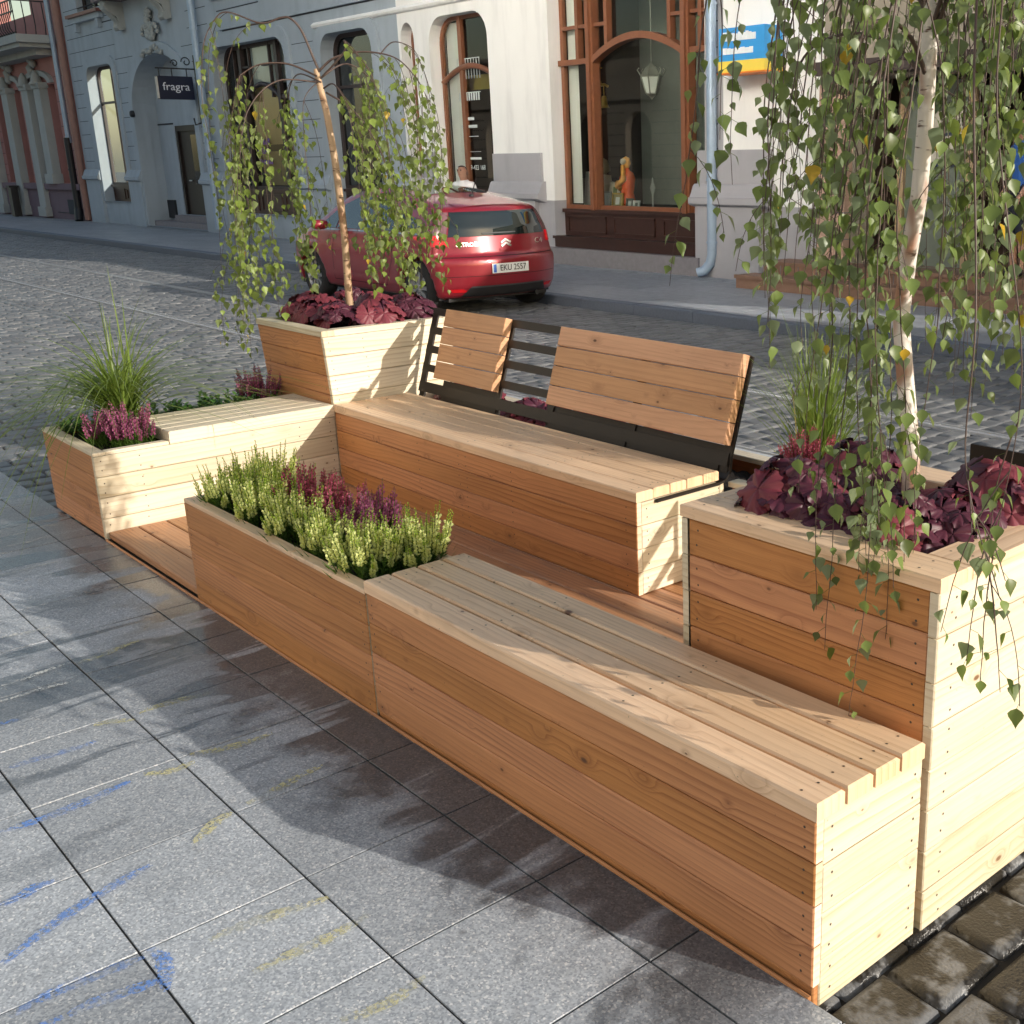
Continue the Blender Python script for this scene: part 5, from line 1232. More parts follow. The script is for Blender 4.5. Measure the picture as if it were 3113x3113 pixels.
# ---- far birch in the tall planter
B0 = Vector((-4.74, 1.60, 0))
tr2 = [Vector((-4.745, 1.6, 0.78)), Vector((-4.735, 1.6, 1.0)), Vector((-4.722, 1.6, 1.25)), Vector((-4.735, 1.6, 1.5)), Vector((-4.748, 1.6, 1.66)), Vector((-4.79, 1.6, 1.9)), Vector((-4.84, 1.6, 2.05)), Vector((-4.86, 1.6, 2.12))]
top2 = Vector((-4.86, 1.6, 2.1))
def L2(pts, z, n, r=.008, d=.9, dep=(0, 0), t0=.25, zend=None):
    m = len(pts)-1; P = []
    for i, (x, zz) in enumerate(pts):
        dx = x+4.74; P.append(Vector((-4.74, 1.6, 0))+RV*dx*(.52 if dx > 0 else .43)+FV*(dep[0]+(dep[1]-dep[0])*i/m)+Vector((0, 0, zz)))
    o = dict(p=P, z=z, n=n, r=r*.68, d=d, t0=t0)
    if zend: o['zend'] = zend
    return o
limbs2 = [
    L2([(-4.83, 2.10), (-4.882, 2.162), (-4.992, 2.299), (-5.106, 2.36), (-5.221, 2.366), (-5.469, 2.34), (-5.84, 2.394), (-6.006, 2.362), (-6.18, 2.24), (-6.27, 2.02)], (0.62, 1.4), 3, .011, 0.70, (0, -.05), .45, .66),
    L2([(-4.828, 2.11), (-4.651, 2.174), (-4.373, 2.201), (-4.071, 2.173), (-3.895, 2.088), (-3.81, 2.005)], (0.95, 1.45), 6, .010, 0.78, (0, .1), .35, .95),
    L2([(-4.87, 2.08), (-5.178, 2.139), (-5.488, 2.142), (-5.7, 2.102), (-5.792, 2.046), (-5.95, 1.803)], (0.62, 1.15), 6, .009, 0.78, (0, -.1), .45, .62),
    L2([(-4.78, 2.0), (-4.504, 1.894), (-4.29, 1.682), (-4.24, 1.45)], (0.92, 1.2), 6, .009, 0.82, (0, .12), .15, .95),
    L2([(-4.80, 2.08), (-4.53, 2.193), (-4.50, 2.244), (-4.44, 2.218), (-4.242, 2.097), (-4.15, 1.95)], (0.95, 1.3), 5, .008, 0.78, (0, -.18), .45, .98),
    L2([(-4.87, 2.05), (-5.01, 1.954), (-5.0, 1.726)], (0.85, 1.2), 2, .005, 0.49, (0, -.15), .5),
    L2([(-4.224, 2.197), (-4.096, 2.255), (-3.911, 2.222), (-3.83, 2.12)], (1.1, 1.5), 2, .006, 0.70, (.1, .18), .4, 1.15),
    L2([(-4.83, 2.05), (-5.2, 2.10), (-5.45, 2.0), (-5.55, 1.8)], (0.75, 1.1), 5, .008, 0.82, (0, .4), .4, .8),
    L2([(-4.83, 2.07), (-4.6, 2.15), (-4.4, 2.05), (-4.33, 1.85)], (0.95, 1.25), 5, .008, 0.82, (0, .42), .3, .95),
    L2([(-4.80, 2.02), (-4.62, 2.03), (-4.45, 1.9), (-4.38, 1.7)], (0.95, 1.25), 5, .007, 0.82, (0, -.3), .3, .97),
    L2([(-4.86, 2.05), (-5.3, 2.05), (-5.6, 1.9), (-5.68, 1.65)], (0.62, 0.95), 5, .007, 0.82, (0, -.32), .4, .7),
]
birch2, _ = birch('birch_tree', 'slender weeping birch with tan trunk in the tall planter, in front of the red car', tr2, [.021, .0205, .020, .0195, .019, .018, .017, .014], limbs2, BARK_T, M_BIRCH2, 31, 0.044, 0.028)

# ---- near birch in the large planter
tr1 = [Vector((-.372, .80, .74)), Vector((-.376, .80, .943)), Vector((-.405, .80, 1.12)), Vector((-.426, .80, 1.266)), Vector((-.411, .80, 1.418)), Vector((-.39, .80, 1.55)), Vector((-.382, .80, 1.70)), Vector((-.381, .80, 1.907)), Vector((-.37, .80, 2.1)), Vector((-.36, .80, 2.25))]
C1 = Vector((-.38, .80, 0))
def L1(a, reach, rise, z, n, zb, d=.9, r=.006, t0=.15, zend=None):
    dx = RV*math.cos(a)+FV*math.sin(a); b = C1+Vector((0, 0, zb))
    o = dict(p=[b, b+dx*reach*.25+Vector((0, 0, rise*.75)), b+dx*reach*.6+Vector((0, 0, rise)), b+dx*reach*.9+Vector((0, 0, rise*.5)), b+dx*reach*1.02+Vector((0, 0, rise*.5-.22))], z=z, n=n, r=r, d=d, t0=t0)
    if zend: o['zend'] = zend
    return o
limbs1 = []
rz = random.Random(77)
for i in range(13):
    a = 2*math.pi*i/13+rz.uniform(-.15, .15); left = math.cos(a) < -0.5
    limbs1.append(L1(a, rz.uniform(.26, .38) if left else rz.uniform(.30, .52), rz.uniform(.06, .22), (1.36, 1.80) if left else ((1.34, 1.75) if math.cos(a) < .25 else (1.10, 1.65)), 5 if not left else 2, rz.uniform(1.85, 2.24), .62 if left else .82, .006, .12))
for a, rch, zb, z, n in ((math.pi, .50, 2.1, (1.36, 1.7), 2), (math.pi*1.05, .36, 1.95, (1.30, 1.6), 1), (math.pi*.93, .36, 2.0, (1.15, 1.5), 2), (-.1, .55, 2.05, (.9, 1.3), 6), (.2, .70, 2.1, (1.0, 1.4), 6), (-.5, .60, 2.0, (.8, 1.2), 5), (1.2, .5, 2.05, (1.0, 1.3), 5), (-1.6, .30, 2.1, (1.3, 1.65), 2), (-1.3, .25, 1.9, (1.1, 1.5), 3), (math.pi*.75, .42, 1.8, (1.4, 1.65), 2), (math.pi*1.25, .30, 1.8, (1.2, 1.55), 2)):
    limbs1.append(L1(a, rch, .12, z, n, zb, .8, .006))
birch1, strand1 = None, None
def explicit(root_limbs):
    # long strands that hang over the front and side of the large planter
    out = []
    for (x, y, zt, zb, n) in ((-.235, .40, 1.70, .62, 2), (-.20, .37, 1.65, .50, 2), (-.155, .40, 1.6, .58, 2), (-.27, .36, 1.5, .68, 1)):
        out.append(dict(p=[C1+Vector((0, 0, 2.05)), Vector(((x-.38)/2, (y+.8)/2, 2.12)), Vector((x*.9-.03, y+.08, 1.98)), Vector((x, y, zt))], z=(zb+.05, zb+.35), n=n, r=.005, d=1.0, t0=.75, zend=zb))
    out.append(dict(p=[C1+Vector((0, 0, 2.1)), Vector((-.15, .6, 2.1)), Vector((.0, .40, 1.75)), Vector((.09, .31, 1.36)), Vector((.10, .29, 1.10)), Vector((.18, .26, .92))], z=(.80, 1.0), n=3, r=.0036, d=.55, t0=.86, zend=.70))
    out.append(dict(p=[C1+Vector((0, 0, 2.1)), Vector((-.1, .62, 2.12)), Vector((.05, .40, 1.72)), Vector((.15, .38, 1.27)), Vector((.15, .34, .98))], z=(.62, .85), n=3, r=.003, d=.6, t0=.8, zend=.66))
    return out
limbs1 += explicit(None)
birch1, strand1 = birch('birch_tree', 'large weeping birch with white trunk in the near planter at the right', tr1, [.023, .022, .0215, .021, .0205, .020, .0195, .018, .016, .013], limbs1, BARK_W, M_BIRCH, 32, 0.037, 0.029)
# ------------------------------------------------------------------ red hatchback (implicit body, surface nets)
CX, CY, CZ = -10.18, 6.56, -0.105       # rear bumper, centre line, ground under the car
def interp(x, xs, ys): return np.interp(x, xs, ys)
TOPL = [-.2, .0, .18, .30, .45, .7, 1.0, 1.4, 1.75, 2.1, 2.45, 2.75, 3.05, 3.25, 3.5, 3.8, 4.0, 4.15, 4.27, 4.5]
TOPZ = [1.13, 1.15, 1.195, 1.23, 1.27, 1.325, 1.375, 1.43, 1.455, 1.45, 1.41, 1.32, 1.17, 1.055, .985, .90, .83, .74, .60, .40]
def smax(a, b, k):
    h = np.clip(0.5+0.5*(a-b)/k, 0, 1); return b+(a-b)*h+k*h*(1-h)
def carF(l, y, z, arches=True):
    ay = np.abs(y)
    W = interp(l, [-.2, 0, .4, .9, 1.6, 2.8, 3.4, 3.9, 4.2, 4.5], [.80, .83, .868, .885, .885, .885, .880, .84, .76, .62])
    off = interp(z, [.1, .22, .32, .55, .72, .90, .96, 1.40, 1.6], [.10, .045, .015, .0, .004, .035, .055, .255, .37])
    flare = .022*np.exp(-((l-.72)/.42)**4)*np.exp(-((z-.45)/.30)**4)+.022*np.exp(-((l-3.33)/.42)**4)*np.exp(-((z-.45)/.30)**4)
    a = ay-(W-off+flare)
    crown = .050*(ay/.7)**2.4
    b = z-(interp(l, TOPL, TOPZ)-crown)
    prof = interp(z, [.15, .24, .34, .46, .60, .655, .68, .70, .80, .90, 1.0, 1.25, 1.5], [.14, .07, .02, .0, .0, .012, .045, .07, .09, .11, .14, .27, .45])
    c = prof+.30*(ay/.885)**2.6-l
    nose = interp(z, [.1, .3, .5, .7, .85, 1.0], [4.16, 4.24, 4.27, 4.25, 4.15, 4.0])
    d = l-(nose-.42*(ay/.885)**2.4)
    e = .20-z
    F = smax(a, b, .075); F = smax(F, c*.9, .055); F = smax(F, d, .10); F = smax(F, e, .05)
    if arches:
        for lw in (.72, 3.33):
            q = np.sqrt((l-lw)**2+(z-.315)**2); F = np.maximum(F, np.where(ay > .55, .365-q, -1))
    return F
def surface_nets(F, ax, ay, az):
    G = F(ax[:, None, None], ay[None, :, None], az[None, None, :])*np.ones((len(ax), len(ay), len(az)))
    S = G < 0; n = G.shape; cs = np.zeros(tuple(k-1 for k in n), int)
    for i in (0, 1):
        for j in (0, 1):
            for k in (0, 1): cs += S[i:n[0]-1+i, j:n[1]-1+j, k:n[2]-1+k]
    act = (cs > 0) & (cs < 8); idx = -np.ones(act.shape, int); ids = np.argwhere(act); idx[act] = np.arange(len(ids))
    acc = np.zeros((len(ids), 3)); cnt = np.zeros(len(ids))
    corners = [(i, j, k) for i in (0, 1) for j in (0, 1) for k in (0, 1)]
    for a_ in range(8):
        for b_ in range(a_+1, 8):
            ca, cb = corners[a_], corners[b_]
            if sum(abs(p-q) for p, q in zip(ca, cb)) != 1: continue
            ga = G[ids[:, 0]+ca[0], ids[:, 1]+ca[1], ids[:, 2]+ca[2]]; gb = G[ids[:, 0]+cb[0], ids[:, 1]+cb[1], ids[:, 2]+cb[2]]
            m = (ga < 0) != (gb < 0); t = np.where(m, ga/(ga-gb+1e-12), 0)
            p = np.array(ca)[None, :]+(np.array(cb)-np.array(ca))[None, :]*t[:, None]
            acc += np.where(m[:, None], p, 0); cnt += m
    v = ids+acc/cnt[:, None]
    h = np.array([ax[1]-ax[0], ay[1]-ay[0], az[1]-az[0]]); V = v*h+np.array([ax[0], ay[0], az[0]])
    quads = []
    for d in range(3):
        o1, o2 = (d+1) % 3, (d+2) % 3
        sl0 = [slice(None)]*3; sl1 = [slice(None)]*3; sl0[d] = slice(0, n[d]-1); sl1[d] = slice(1, n[d])
        A = S[tuple(sl0)]; B = S[tuple(sl1)]
        e = np.argwhere(A != B); 
        ok = (e[:, o1] > 0) & (e[:, o2] > 0) & (e[:, o1] < n[o1]-1) & (e[:, o2] < n[o2]-1); e = e[ok]
        fl = A[e[:, 0], e[:, 1], e[:, 2]]
        q = []
        for (u, w) in ((1, 1), (0, 1), (0, 0), (1, 0)):
            c = e.copy(); c[:, o1] -= u; c[:, o2] -= w; q.append(idx[c[:, 0], c[:, 1], c[:, 2]])
        q = np.stack(q, 1); q = np.where(fl[:, None], q, q[:, ::-1]); quads.append(q)
    return V, np.concatenate(quads)
def carP(l, y, z): return (CX-l, CY+y, CZ+z)
car = thing('parked_car', 'red hatchback car on the setts beyond the planters, seen from behind left', 'car', (CX-2.1, CY, CZ))
V, Q = surface_nets(carF, np.arange(-.06, 4.36, .022), np.arange(-.96, .97, .022), np.arange(.14, 1.52, .022))
mb = MB(); mb.v = [carP(*p) for p in V]; mb.f = [tuple(int(i) for i in q[::-1]) for q in Q]; k = len(mb.f)
PNT = NT('red_car_paint')
nz = PNT.noise(PNT.pos(), 900, 1)
PNT.bsdf(PNT.mix(nz, (0.21, 0.009, 0.018), (0.29, 0.014, 0.026)), 0.32, None, **{'Metallic': 0.25, 'Coat Weight': 1.0, 'Coat Roughness': 0.04}); PAINT = PNT.mat
mb.uv = [[(0, 0)]*4]*k; mb.m = [0]*k; mb.r = [.5]*k; mb.sm = [True]*k
mb.build('body', PAINT, car)
def solve_y(l, z, sgn):
    lo = np.zeros_like(l); hi = np.ones_like(l)*1.1
    for _ in range(40):
        m = (lo+hi)/2; f = carF(l, m, z, False); lo = np.where(f < 0, m, lo); hi = np.where(f < 0, hi, m)
    return sgn*(lo+hi)/2
def solve_l(y, z):
    lo = np.ones_like(y)*2.0; hi = -np.ones_like(y)*.3
    for _ in range(40):
        m = (lo+hi)/2; f = carF(m, y, z, False); lo = np.where(f < 0, m, lo); hi = np.where(f < 0, hi, m)
    return (lo+hi)/2
def solve_z(l, y):
    lo = np.ones_like(l)*.6; hi = np.ones_like(l)*1.7
    for _ in range(40):
        m = (lo+hi)/2; f = carF(l, y, m, False); lo = np.where(f < 0, m, lo); hi = np.where(f < 0, hi, m)
    return (lo+hi)/2
def rs_poly(poly, n):
    P = np.array(poly, float); d = np.concatenate([[0], np.cumsum(np.hypot(*np.diff(P, axis=0).T))]); t = np.linspace(0, d[-1], n)
    return np.stack([np.interp(t, d, P[:, 0]), np.interp(t, d, P[:, 1])], 1)
def patch(mb, lower, upper, kind, off=.005, n=40, m=12, mat=0, sgn=-1):
    A = rs_poly(lower, n); B = rs_poly(upper, n); w = np.linspace(0, 1, m)[:, None, None]; G = A[None]*(1-w)+B[None]*w
    a, b = G[..., 0], G[..., 1]
    if kind == 'side': y = solve_y(a, b, sgn)+sgn*off; P = np.stack([a, y, b], -1)
    elif kind == 'rear': l = solve_l(a, b)-off; P = np.stack([l, a, b], -1)
    else: z = solve_z(a, b)+off; P = np.stack([a, b, z], -1)
    mb.grid([[carP(*P[i, j]) for j in range(n)] for i in range(m)], mat)
CGL = NT('car_glass'); CGL.bsdf((0.012, 0.018, 0.018), 0.02, None, **{'IOR': 1.55, 'Specular IOR Level': 0.7, 'Coat Weight': 0.5}); CGLASS = CGL.mat
TRIM = plain('black_trim', (0.018, 0.018, 0.02), 0.55); SEAM = plain('panel_gap', (0.012, 0.004, 0.004), 0.8)
for sgn in (-1, 1):
    mb = MB()
    patch(mb, [(1.02, .955), (2.60, .945)], [(1.16, 1.16), (1.5, 1.295), (1.9, 1.345), (2.25, 1.325), (2.55, 1.235)], 'side', .006, 50, 14, 0, sgn); mb.build('side_window', CGLASS, car)
    mb = MB(); patch(mb, [(2.63, .945), (3.10, .935)], [(2.58, 1.225), (2.80, 1.12), (3.06, .96)], 'side', .006, 20, 10, 0, sgn); mb.build('side_window', CGLASS, car)
    mb = MB(); patch(mb, [(.62, 1.02), (.99, .958)], [(.80, 1.115), (1.13, 1.155)], 'side', .006, 16, 8, 0, sgn); mb.build('quarter_window', CGLASS, car)
    mb = MB()
    patch(mb, [(.60, .925), (3.2, .915)], [(.60, .945), (3.2, .934)], 'side', .007, 60, 3, 0, sgn); mb.build('window_strip', plain('strip_chrome', (0.35, 0.36, 0.40), 0.3, Metallic=0.8) if sgn < 0 else TRIM, car)
    mb = MB()
    for a, b in (([(1.40, .30), (1.22, .60), (1.2, .92)], .008), ([(2.72, .30), (2.70, .60), (2.66, .93)], .008)):
        A = [(p[0]-b/2, p[1]) for p in a]; B = [(p[0]+b/2, p[1]) for p in a]; patch(mb, A, B, 'side', .0025, 24, 2, 0, sgn)
    patch(mb, [(1.40, .298), (2.72, .298)], [(1.40, .306), (2.72, .306)], 'side', .0025, 30, 2, 0, sgn)
    mb.build('door_seam', SEAM, car)
    mb = MB(); patch(mb, [(1.45, .36), (2.7, .36)], [(1.45, .42), (2.7, .42)], 'side', .014, 30, 4, 0, sgn); mb.build('rubbing_strip', PAINT, car)
    mb = MB(); patch(mb, [(1.30, .775), (1.50, .775)], [(1.30, .80), (1.50, .80)], 'side', .025, 10, 4, 0, sgn); mb.build('door_handle', PAINT, car)
    mb = MB(); yy = sgn*.98
    P = []
    for i in range(9):
        a = math.pi*i/8; P.append([carP(2.72+.05*math.sin(a)*math.cos(2*math.pi*k/10)*1.2, sgn*(.90+.11*(1-math.cos(a))), .99+.065*math.sin(a)**.6*math.sin(2*math.pi*k/10)) for k in range(10)])
    mb.grid(P, 0, closed=True); mb.build('wing_mirror', PAINT, car)
    # tail lamp: tall blade beside the rear window, red foot
    mb = MB()
    patch(mb, [(.36, .905), (.22, .905)], [(.62, .93), (.24, .945)], 'side', .004, 10, 3, 1, sgn) if False else None
    patch(mb, [(sgn*.71, .80), (sgn*.855, .80)], [(sgn*.70, .925), (sgn*.845, .925)], 'rear', .010, 12, 8, 0)
    patch(mb, [(sgn*.70, .925), (sgn*.838, .925)], [(sgn*.612, 1.18), (sgn*.68, 1.18)], 'rear', .009, 12, 14, 1)
    mb.build('tail_lamp', [NT('red_lamp_lens').bsdf((0.62, 0.012, 0.02), 0.12, None, **{'Coat Weight': 1.0, 'Emission Color': (1, 0.02, 0.03, 1), 'Emission Strength': 0.25}), NT('smoked_lamp_lens').bsdf((0.20, 0.10, 0.11), 0.12, None, **{'Coat Weight': 1.0})], car)
    mb = MB(); patch(mb, [(sgn*.52, .275), (sgn*.70, .275)], [(sgn*.60, .315), (sgn*.74, .315)], 'rear', .006, 10, 4, 0); mb.build('reflector', NT('red_reflector').bsdf((0.5, 0.01, 0.015), 0.15), car)
mb = MB(); patch(mb, [(-.685, .905), (.685, .905)], [(-.60, 1.18), (.60, 1.18)], 'rear', .006, 40, 16, 0); rw = mb.build('rear_window', CGLASS, car)
mb = MB(); patch(mb, [(-.30, .928), (.16, .928)], [(-.30, .944), (.16, .944)], 'rear', .016, 20, 3, 0); mb.build('wiper', TRIM, rw)
mb = MB(); patch(mb, [(.33, -.50), (.33, .50)], [(.55, -.46), (.55, .46)], 'top', .010, 30, 8, 0); mb.build('spoiler', PAINT, car)
mb = MB(); patch(mb, [(1.0, -.44), (1.0, .44)], [(2.4, -.44), (2.4, .44)], 'top', .005, 24, 24, 0); mb.build('glass_roof', CGLASS, car)
mb = MB(); patch(mb, [(2.6, -.56), (2.6, .56)], [(3.18, -.66), (3.18, .66)], 'top', .005, 24, 12, 0); mb.build('windscreen', CGLASS, car)
mb = MB(); z0 = float(solve_z(np.array([.75]), np.array([.0]))[0]); mb.tube([carP(.75, 0, z0), carP(.62, 0, z0+.22)], [.008, .003], 6); mb.lathe([(.03, 0), (.03, .02), (.012, .03)], carP(.75, 0, z0), 8); mb.build('aerial', TRIM, car)
mb = MB()
patch(mb, [(-.80, .672), (.80, .672)], [(-.80, .680), (.80, .680)], 'rear', .003, 40, 2, 0)
patch(mb, [(-.78, .455), (.78, .455)], [(-.78, .461), (.78, .461)], 'rear', .002, 40, 2, 0)
mb.build('boot_seam', SEAM, car)
mb = MB(); patch(mb, [(-.62, .20), (.62, .20)], [(-.53, .325), (.53, .325)], 'rear', .010, 40, 8, 0); patch(mb, [(-.53, .325), (.53, .325)], [(-.51, .345), (.51, .345)], 'rear', .016, 40, 3, 1); mb.build('bumper_insert', [TRIM, plain('grey_trim', (0.06, 0.065, 0.07), 0.45)], car)
CHR = plain('bright_chrome', (0.75, 0.73, 0.68), 0.22, 0.05, 6, Metallic=1.0)
mb = MB(); patch(mb, [(-.10, .735), (.10, .735)], [(-.09, .76), (.09, .76)], 'rear', .018, 10, 5, 0); mb.build('boot_handle', PAINT, car)
mb = MB(); patch(mb, [(-.27, .482), (.25, .482)], [(-.27, .592), (.25, .592)], 'rear', .014, 20, 8, 0); patch(mb, [(-.255, .49), (-.215, .49)], [(-.255, .584), (-.215, .584)], 'rear', .0155, 6, 6, 1)
pl = mb.build('number_plate', [plain('plate_white', (0.78, 0.80, 0.80), 0.45, 0.04), plain('plate_blue', (0.05, 0.16, 0.55), 0.45)], car)
vs, fs = text_mesh('EKU 2557', 0.098, 0.0008, xscale=0.92)
mb = MB(); lx = float(solve_l(np.array([0.0]), np.array([.53]))[0])-.0185
mb.mesh(vs, fs, 0, .5, False, Matrix.Translation(carP(lx, .015, .537)) @ Matrix.Rotation(R(90), 4, 'Z') @ Matrix.Rotation(R(90), 4, 'X')); mb.build('plate_characters', plain('plate_black', (0.03, 0.03, 0.035), 0.5), pl)
mb = MB()
for z in (.795, .835):
    for s in (-1, 1):
        def PT(yv, zv, o): return carP(float(solve_l(np.array([yv]), np.array([zv]))[0])-o, yv, zv)
        a, b = (s*.0, z+.035), (s*.075, z-.005); q = []
        for o_ in (0.0, .012):
            for (yv, zv) in ((a[0], a[1]), (b[0], b[1]), (b[0]-s*.012, b[1]-.022), (a[0], a[1]-.026)): q.append(PT(yv, zv, o_))
        mb.mesh(q, [(0,1,2,3), (7,6,5,4), (0,4,5,1), (1,5,6,2), (2,6,7,3), (3,7,4,0)], 0)
mb.build('chevron_badge', CHR, car)
mb = MB(); vs, fs = text_mesh('CITROËN', 0.062, 0.004, xscale=1.25); mb.mesh(vs, fs, 0, .5, False, Matrix.Translation(carP(float(solve_l(np.array([-.48]), np.array([.815]))[0])-.010, -.48, .815)) @ Matrix.Rotation(R(90-9), 4, 'Z') @ Matrix.Rotation(R(83), 4, 'X'))
mb.build('badge_lettering', CHR, car)
mb = MB(); vs, fs = text_mesh('C4', 0.085, 0.004, xscale=1.3); mb.mesh(vs, fs, 0, .5, False, Matrix.Translation(carP(float(solve_l(np.array([.53]), np.array([.815]))[0])-.010, .53, .815)) @ Matrix.Rotation(R(90+11), 4, 'Z') @ Matrix.Rotation(R(83), 4, 'X')); mb.build('badge_lettering', CHR, car)
TYRE = plain('tyre_rubber', (0.016, 0.016, 0.017), 0.85, 0.3, 20); RIM = plain('alloy_rim', (0.36, 0.37, 0.39), 0.35, 0.15, 10, Metallic=0.7)
for lw in (.72, 3.33):
    for sgn in (-1, 1):
        c = carP(lw, sgn*.755, .312); w = thing('wheel', None, None, c); w.parent = car; w.matrix_parent_inverse = Matrix.Translation(car.location).inverted(); w.location = c
        for kk in ('label', 'category'):
            if kk in w.keys(): del w[kk]
        def bb(mb, name, m):
            o = _build(mb, name, m, w); o.matrix_parent_inverse = Matrix.Translation(c).inverted(); return o
        mb = MB(); mb.lathe([(.20, -.10), (.27, -.108), (.305, -.085), (.312, -.04), (.312, .04), (.305, .085), (.27, .108), (.20, .10)], c, 32, 0, axis='y'); bb(mb, 'tyre', TYRE)
        mb = MB(); s = sgn
        mb.lathe([(.205, s*.085), (.212, s*.10), (.195, s*.095), (.188, s*.02)], c, 32, 0, axis='y'); mb.lathe([(.19, s*.0), (.0, s*.0)], c, 24, 1, axis='y'); mb.lathe([(.055, s*.03), (.055, s*.088), (.03, s*.095), (.0, s*.095)], c, 16, 0, axis='y')
        for k in range(9):
            a = 2*math.pi*k/9; ca, sa = math.cos(a), math.sin(a); q = []
            for r_, hw in ((.045, .015), (.20, .027)):
                for yv in (.045, .084):
                    for t_ in (-hw, hw): q.append((c[0]+ca*r_-sa*t_, c[1]+s*yv, c[2]+sa*r_+ca*t_))
            mb.mesh(q, [(0,1,3,2), (4,6,7,5), (0,4,5,1), (2,3,7,6), (0,2,6,4), (1,5,7,3)], 0)
        bb(mb, 'rim', [RIM, TYRE])
mb = MB()
for lw in (.72, 3.33):
    for sgn in (-1, 1):
        P = []
        for i in range(17):
            a = -0.35+(math.pi+.7)*i/16; P.append([carP(lw+.385*math.cos(a), sgn*yv, .315+.385*math.sin(a)) for yv in (.50, .80)])
        mb.grid(P, 0)
    mb.box(CX-lw-.4, CX-lw+.4, CY-.62, CY+.62, CZ+.28, CZ+.62)
mb.box(CX-4.0, CX-.3, CY-.7, CY+.7, CZ+.16, CZ+.25); mb.tube([carP(.12, .45, .2), carP(.5, .45, .2)], .03, 8)
mb.build('underbody', TRIM, car)

# ------------------------------------------------------------------ people
def skin_body(verts, edges, radii, levels=2):
    me = bpy.data.meshes.new('sk'); me.from_pydata(verts, edges, []); ob = bpy.data.objects.new('sk', me); COL.objects.link(ob)
    md = ob.modifiers.new('s', 'SKIN'); md.use_smooth_shade = True
    sv = me.skin_vertices[0].data
    for v, r in zip(sv, radii): v.radius = (r if isinstance(r, tuple) else (r, r))
    sv[0].use_root = True
    ss = ob.modifiers.new('u', 'SUBSURF'); ss.levels = levels; ss.render_levels = levels
    dg = bpy.context.evaluated_depsgraph_get(); dg.update(); m2 = bpy.data.meshes.new_from_object(ob.evaluated_get(dg))
    vs = [tuple(v.co) for v in m2.vertices]; fs = [tuple(p.vertices) for p in m2.polygons]
    bpy.data.objects.remove(ob); bpy.data.meshes.remove(me); bpy.data.meshes.remove(m2); return vs, fs
SKIN = plain('skin', (0.52, 0.28, 0.19), 0.55, 0.08, 20); HAIR = plain('dark_brown_hair', (0.035, 0.016, 0.012), 0.5, 0.4, 60); SHOE = plain('black_shoe', (0.015, 0.015, 0.018), 0.5)
